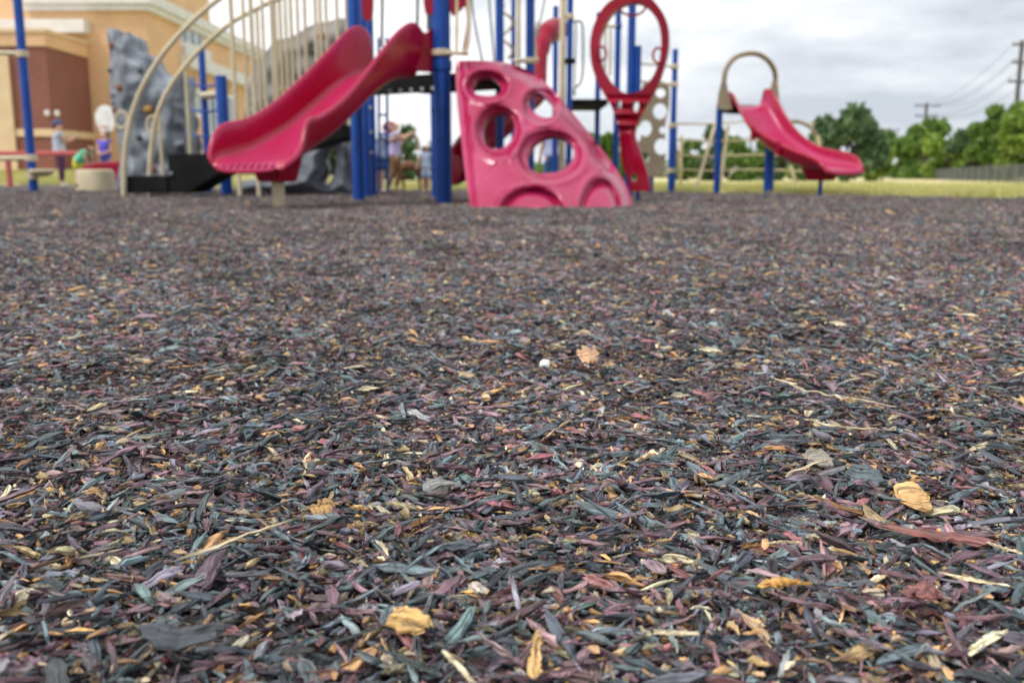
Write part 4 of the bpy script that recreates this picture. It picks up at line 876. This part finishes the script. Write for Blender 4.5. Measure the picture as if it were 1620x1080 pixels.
# utility poles and wires
def upole(px, Y, ytop, arms, label, r=.16):
    x = Xat(px, Y, 6); z0 = -.3; zt_ = Zat(ytop, Y); t = thing('utility_pole', label, 'utility pole', (x, Y, z0), 'utility poles')
    MB().tube([(x, Y, z0), (x, Y, zt_)], [r, r * .7], 10).build('pole', M['wood'], t, smooth=True)
    for ay, hw in arms:
        z = Zat(ay, Y); MB().box((x - hw, Y - .2 * 1, z - .08), (x + hw, Y - r - .002, z + .08)).build('crossarm', M['wood'], t)
        for s in (-.9, -.5, .5, .9): MB().lathe((x + s * hw, Y - .19, z + .08), [(.05, 0), (.08, .08), (.04, .2)], 8).build('insulator', M['darksteel'], t)
    return x
u1 = upole(1608, 84, 64, ((72, .9), (100, .8), (130, 1.0)), 'tall dark utility pole with three crossarms over the right trees', .24)
u2 = upole(1463, 128, 163, ((168, 1.7), (184, 1.5)), 'shorter utility pole with two crossarms behind the tree row', .26)
u3 = upole(1406, 150, 202, ((206, 1.6),), 'faint far utility pole with one crossarm between evergreen and tree row', .22)
wi = 0
for ay, by in ((72, 168), (100, 168), (130, 184)):
    for s in (-.9, .9):
        p0 = Vector((u1 + s * .85, 83.8, Zat(ay, 84) + .2)); p1 = Vector((u2 + s * 1.5, 127.8, Zat(by, 128) + .2)); pp = [p0.lerp(p1, t) - Vector((0, 0, 1.4 * 4 * t * (1 - t))) for t in np.linspace(0, 1, 14)]
        o = MB().tube(pp, .022, 5).build('power_line', M['darksteel'], None, at=tuple(p0))
        tag(o, ['left', 'right'][s > 0] + ' wire of the ' + {72: 'top', 100: 'middle', 130: 'lowest'}[ay] + ' crossarm, sagging between the two larger utility poles', 'power line', 'power lines')

# distant pale vehicle and shed seen through the net
Yc = 118; c = P(1166, 281, Yc); cz = lawn_z(c.x, Yc)
cv = thing('parked_car', 'small white car parked far off behind the rope net', 'car', (c.x, Yc, cz))
m_ = MB(); b0 = Vector((c.x, Yc, cz))
prof = [(-2.1, .3), (2.1, .3), (2.15, .75), (1.5, .9), (.9, 1.35), (-.9, 1.38), (-1.6, .95), (-2.1, .85)]
m_.prism([b0 + Vector((x, 0, z)) for x, z in prof], (0, 1.7, 0)).build('body', M['white'], cv, bevel=.06)
m_ = MB(); m_.prism([b0 + Vector((x, -.01, z)) for x, z in ((-1.35, .95), (1.2, .93), (.8, 1.28), (-.85, 1.3))], (0, .008, 0)).build('window', M['glass'], cv)
for x in (-1.3, 1.3): MB().tube([b0 + Vector((x, -.03, .33)), b0 + Vector((x, .2, .33))], .33, 16).build('wheel', M['black'], cv)

# ================================================================== PEOPLE
def skin_obj(name, joints, edges, radii, m, parent, root=0, sub=1):
    me = bpy.data.meshes.new(name); me.from_pydata([tuple(j) for j in joints], edges, []); o = bpy.data.objects.new(name, me); COL.objects.link(o)
    sk = o.modifiers.new('skin', 'SKIN'); sk.use_smooth_shade = True
    for i, r in enumerate(radii): me.skin_vertices[0].data[i].radius = (r, r) if not isinstance(r, tuple) else r
    me.skin_vertices[0].data[root].use_root = True
    sb = o.modifiers.new('sub', 'SUBSURF'); sb.levels = sub; sb.render_levels = sub
    dg = bpy.context.evaluated_depsgraph_get(); m2 = bpy.data.meshes.new_from_object(o.evaluated_get(dg)); o.modifiers.clear(); o.data = m2; m2.materials.clear(); m2.materials.append(m)
    for p in m2.polygons: p.use_smooth = True
    o.parent = parent; bpy.data.meshes.remove(me); return o
M['skin'] = mat('skin', (.55, .31, .22), .5); M['skin2'] = mat('light_skin', (.62, .38, .28), .5)
def cloth(n_, c): 
    if n_ not in M: M[n_] = mat(n_, c, .85, None, 6, .2, 40)
    return n_
def person(label, px, py, H, yaw, top, bottom, hair, lower=.07, Y=None, arms=None, legs=None, lean=0, hat=None, skin='skin', hairlong=False, sleeves=.5, shoe=None, crouch=0, child=False, hz=0):
    g = G(px, py) if Y is None else Vector((Xat(px, Y), Y, hz)); t = thing('person', label, 'person', (g.x, g.y, g.z)); t.rotation_euler = (0, 0, 0)
    Rm = Matrix.Rotation(yaw, 3, 'Z'); hs = 1.25 if child else 1.0
    def T(x, y, z):     # x right, y forward, z up in units of H, leaning from the hips
        zz = z * H
        if z > .5 and lean:
            dz = (z - .5) * H; yy = y * H; zz = .5 * H + dz * math.cos(lean) - yy * math.sin(lean) * .0; y = (y * H + dz * math.sin(lean)) / H
        return Rm @ Vector((x * H, y * H, zz - crouch * H * (1 if z > .3 else z / .3)))
    arms = arms or [((-.13, .0, .62), (-.14, .05, .48)), ((.13, .0, .62), (.14, .05, .48))]
    legs = legs or [((-.055, .01, .28), (-.055, 0, .045)), ((.055, .01, .28), (.055, 0, .045))]
    J = [T(0, 0, .52), T(0, 0, .62), T(0, 0, .74), T(0, 0, .81), T(0, .005, .85), T(0, .012, .895), T(0, .012, .945), T(0, .004, .975)]
    rad = [.075, .068, .080, .050, .030, .046 * hs, .054 * hs, .034 * hs]; E = [(i, i + 1) for i in range(7)]
    J.append(T(0, .07 * hs, .915)); rad.append(.010); E.append((5, 8))      # nose
    hands = []
    for sx, (el, wr) in zip((-1, 1), arms):
        i = len(J); e_, w_ = Vector(el), Vector(wr); dr = (w_ - e_).normalized(); hd = w_ + dr * .03
        J += [T(sx * .10, 0, .80), T(*el), T(*wr), T(*hd)]; rad += [.036, .026, .018, .020]; E += [(3, i), (i, i + 1), (i + 1, i + 2), (i + 2, i + 3)]
        side = dr.cross(Vector((0, 1, .2))).normalized()
        for k, (o1, ln) in enumerate(((-.016, .040), (-.006, .048), (.005, .046), (.015, .036))):
            f1 = hd + side * o1 + dr * ln * .5; f2 = hd + side * o1 * 1.1 + dr * ln * .95 + Vector((0, .008, 0)); q = len(J); J += [T(*f1), T(*f2)]; rad += [.006, .005]; E += [(i + 3, q), (q, q + 1)]
        f1 = w_ + side * -.024 + dr * .02; q = len(J); J += [T(*f1), T(*(f1 + dr * .018))]; rad += [.007, .006]; E += [(i + 2, q), (q, q + 1)]
    for sx, (kn, an) in zip((-1, 1), legs):
        i = len(J); J += [T(sx * .05, 0, .49), T(*kn), T(*an), T(an[0], an[1] + .07, max(.018, an[2] - .025))]; rad += [.055, .036, .022, .020]; E += [(0, i), (i, i + 1), (i + 1, i + 2), (i + 2, i + 3)]
    rad = [r * H * 1.1 for r in rad]
    skin_obj('body', J, E, rad, M[skin], t)
    # shirt
    k = sleeves; JS = [T(0, 0, .475), T(0, 0, .53), T(0, 0, .62), T(0, 0, .74), T(0, 0, .82)]; rs = [.094, .098, .084, .092, .056]; ES = [(0, 1), (1, 2), (2, 3), (3, 4)]
    for sx, (el, wr) in zip((-1, 1), arms):
        i = len(JS); sh = Vector((sx * .10, 0, .80)); JS += [T(*sh), T(*(sh.lerp(Vector(el), k)))]; rs += [.047, .040]; ES += [(4, i), (i, i + 1)]
    skin_obj('shirt', JS, ES, [r * H * 1.15 for r in rs], M[top], t)
    JP = [T(0, 0, .555), T(0, 0, .50)]; rp_ = [.082, .086]; EP = [(0, 1)]
    for sx, (kn, an) in zip((-1, 1), legs):
        i = len(JP); a = Vector((sx * .05, 0, .47)); kn_, an_ = Vector(kn), Vector(an)
        if lower > .2: q = a.lerp(kn_, min(1, (.49 - lower) / .21)); JP += [T(*a), T(*q)]; rp_ += [.064, .054]; EP += [(1, i), (i, i + 1)]
        else: q = kn_.lerp(an_, .9); JP += [T(*a), T(*kn_), T(*q)]; rp_ += [.063, .044, .032]; EP += [(1, i), (i, i + 1), (i + 1, i + 2)]
    skin_obj('trousers' if lower < .2 else 'shorts', JP, EP, [r * H * 1.14 for r in rp_], M[bottom], t)
    if shoe:
        for nm_, (kn, an) in zip('lr', legs):
            f0 = Vector(an); skin_obj('shoe', [T(f0.x, f0.y - .01, .022), T(f0.x, f0.y + .04, .022), T(f0.x, f0.y + .085, .018)], [(0, 1), (1, 2)], [.030 * H, .030 * H, .022 * H], M[shoe], t)
    for sx in (-1, 1):
        ec = T(sx * .018 * hs, .044 * hs, .928); MB().lathe(Vector(t.location) + ec, [(.001, -.006 * H), (.006 * H, -.003 * H), (.006 * H, .003 * H), (.001, .006 * H)], 8).build('eye', M['black'], t, smooth=True)
    hc = [T(0, .010, .966), T(0, -.026, .940), T(0, -.034, .86 if not hairlong else .79)]
    skin_obj('hair', hc, [(0, 1), (1, 2)], [.054 * H * hs, .060 * H * hs, (.034 if not hairlong else .044) * H], M[hair], t)
    if hat:
        c0 = T(0, .004, .955); m2 = MB(); rr2 = (.074 if hat[1] == 'cap' else .082) * H * hs; o0 = Vector(t.location)
        m2.lathe(o0 + c0, [(rr2 * 1.35, -.012 * H), (rr2 * 1.3, 0), (rr2, .004 * H), (rr2 * .93, .04 * H), (rr2 * .5, .062 * H)] if hat[1] == 'brim' else [(rr2, -.004 * H), (rr2, .012 * H), (rr2 * .9, .045 * H), (rr2 * .4, .062 * H)], 16)
        if hat[1] == 'cap':
            pk = [T(-.04, .05, .955), T(.04, .05, .955), T(.03, .11, .95), T(-.03, .11, .95)]; m2.prism([o0 + p for p in pk], (0, 0, .01))
        m2.build('hat', M[hat[0]], t, smooth=True)
    return t
for n_, c_ in (('grey_tee', (.42, .45, .54)), ('plum', (.07, .02, .06)), ('navy', (.02, .04, .13)), ('mint', (.10, .58, .36)), ('lime', (.62, .66, .03)), ('royal', (.10, .08, .50)), ('denim', (.03, .09, .24)), ('lavender', (.52, .45, .72)), ('brown', (.20, .10, .045)), ('paleblue', (.46, .56, .74)), ('redhair', (.28, .06, .03)), ('blond', (.60, .42, .22)), ('darkhair', (.05, .03, .02)), ('whitecloth', (.75, .72, .70)), ('capblue', (.08, .10, .24)), ('periwinkle', (.42, .48, .72))): cloth(n_, c_)
Y0 = 25.5
person('woman in a blue cap, grey tee and dark leggings standing by the rail', 97, 291, 1.62, R(-60), 'grey_tee', 'plum', 'darkhair', .07, Y=24.6, arms=[((-.12, .10, .68), (-.06, .22, .74)), ((.12, .10, .68), (.06, .22, .74))], hat=('capblue', 'cap'), shoe='whitecloth')
person('child in a mint top and lime shorts bending over the red tub', 124, 285, 1.05, R(-110), 'mint', 'lime', 'darkhair', .32, Y=20.5, lean=1.0, arms=[((-.1, .22, .60), (-.08, .30, .48)), ((.1, .22, .60), (.08, .30, .48))], child=True, hz=.05)
person('girl in a blue tank top and denim shorts standing behind the red tub', 169, 290, 1.28, R(170), 'royal', 'denim', 'darkhair', .34, Y=22.5, sleeves=.12, arms=[((-.13, .02, .64), (-.05, .12, .60)), ((.13, .02, .64), (.05, .12, .60))], hairlong=True)
person('red-haired girl in a lavender top and brown trousers standing under the deck', 624, 303, 1.12, R(-70), 'lavender', 'brown', 'redhair', .07, Y=15.4, arms=[((-.11, .10, .74), (-.08, .22, .80)), ((.11, .10, .74), (.08, .22, .82))], hairlong=True, child=True, legs=[((-.055, .10, .30), (-.055, .02, .045)), ((.055, -.03, .28), (.055, -.12, .05))], skin='skin2')
person('girl in a pale blue top and navy shorts beside the blue ladder', 601, 303, 1.08, R(-100), 'paleblue', 'navy', 'redhair', .30, Y=14.8, lean=.3, arms=[((-.1, .12, .72), (-.06, .2, .78)), ((.1, .12, .72), (.06, .2, .80))], child=True, skin='skin2', shoe='whitecloth')
person('toddler in a pale blue romper, white sun hat and white shoes under the deck', 674, 303, .76, R(175), 'paleblue', 'paleblue', 'blond', .26, Y=15.6, arms=[((-.15, .02, .66), (-.18, .06, .54)), ((.15, .02, .66), (.18, .06, .54))], hat=('whitecloth', 'brim'), child=True, skin='skin2', shoe='whitecloth')
person('person in a periwinkle shirt and jeans seen through the honeycomb panel', 872, 300, 1.05, R(10), 'periwinkle', 'denim', 'blond', .07, Y=13.8, skin='skin2', child=True)
# brown spring horse beside the girls
hx, hy = Xat(648, 15.8), 15.8
hr = thing('spring_rider', 'brown horse-shaped rider with thin legs beside the red-haired girl', 'spring rider', (hx, hy, 0))
o_ = skin_obj('horse_body', [Vector(p) for p in ((-.18, 0, .40), (0, 0, .43), (.16, 0, .42), (.25, 0, .30), (.30, 0, .20), (-.20, 0, .22), (-.22, 0, .02), (-.12, .05, .22), (-.10, .05, .02), (.15, 0, .24), (.17, 0, .02), (.26, .04, .02))], [(0, 1), (1, 2), (2, 3), (3, 4), (0, 5), (5, 6), (0, 7), (7, 8), (2, 9), (9, 10), (3, 11)], [.09, .09, .08, .05, .035, .03, .018, .03, .018, .03, .018, .018], cloth('brown', (0, 0, 0)) and M['brown'], hr)
MB().tube(cr([P(628, 240, 15.8), P(640, 222, 15.8), P(652, 213, 15.8), P(660, 222, 15.8), P(662, 238, 15.8)], False, 4), .03, 8).build('neck_bar', M['tan'], hr, smooth=True)
print('objects', len(bpy.data.objects))
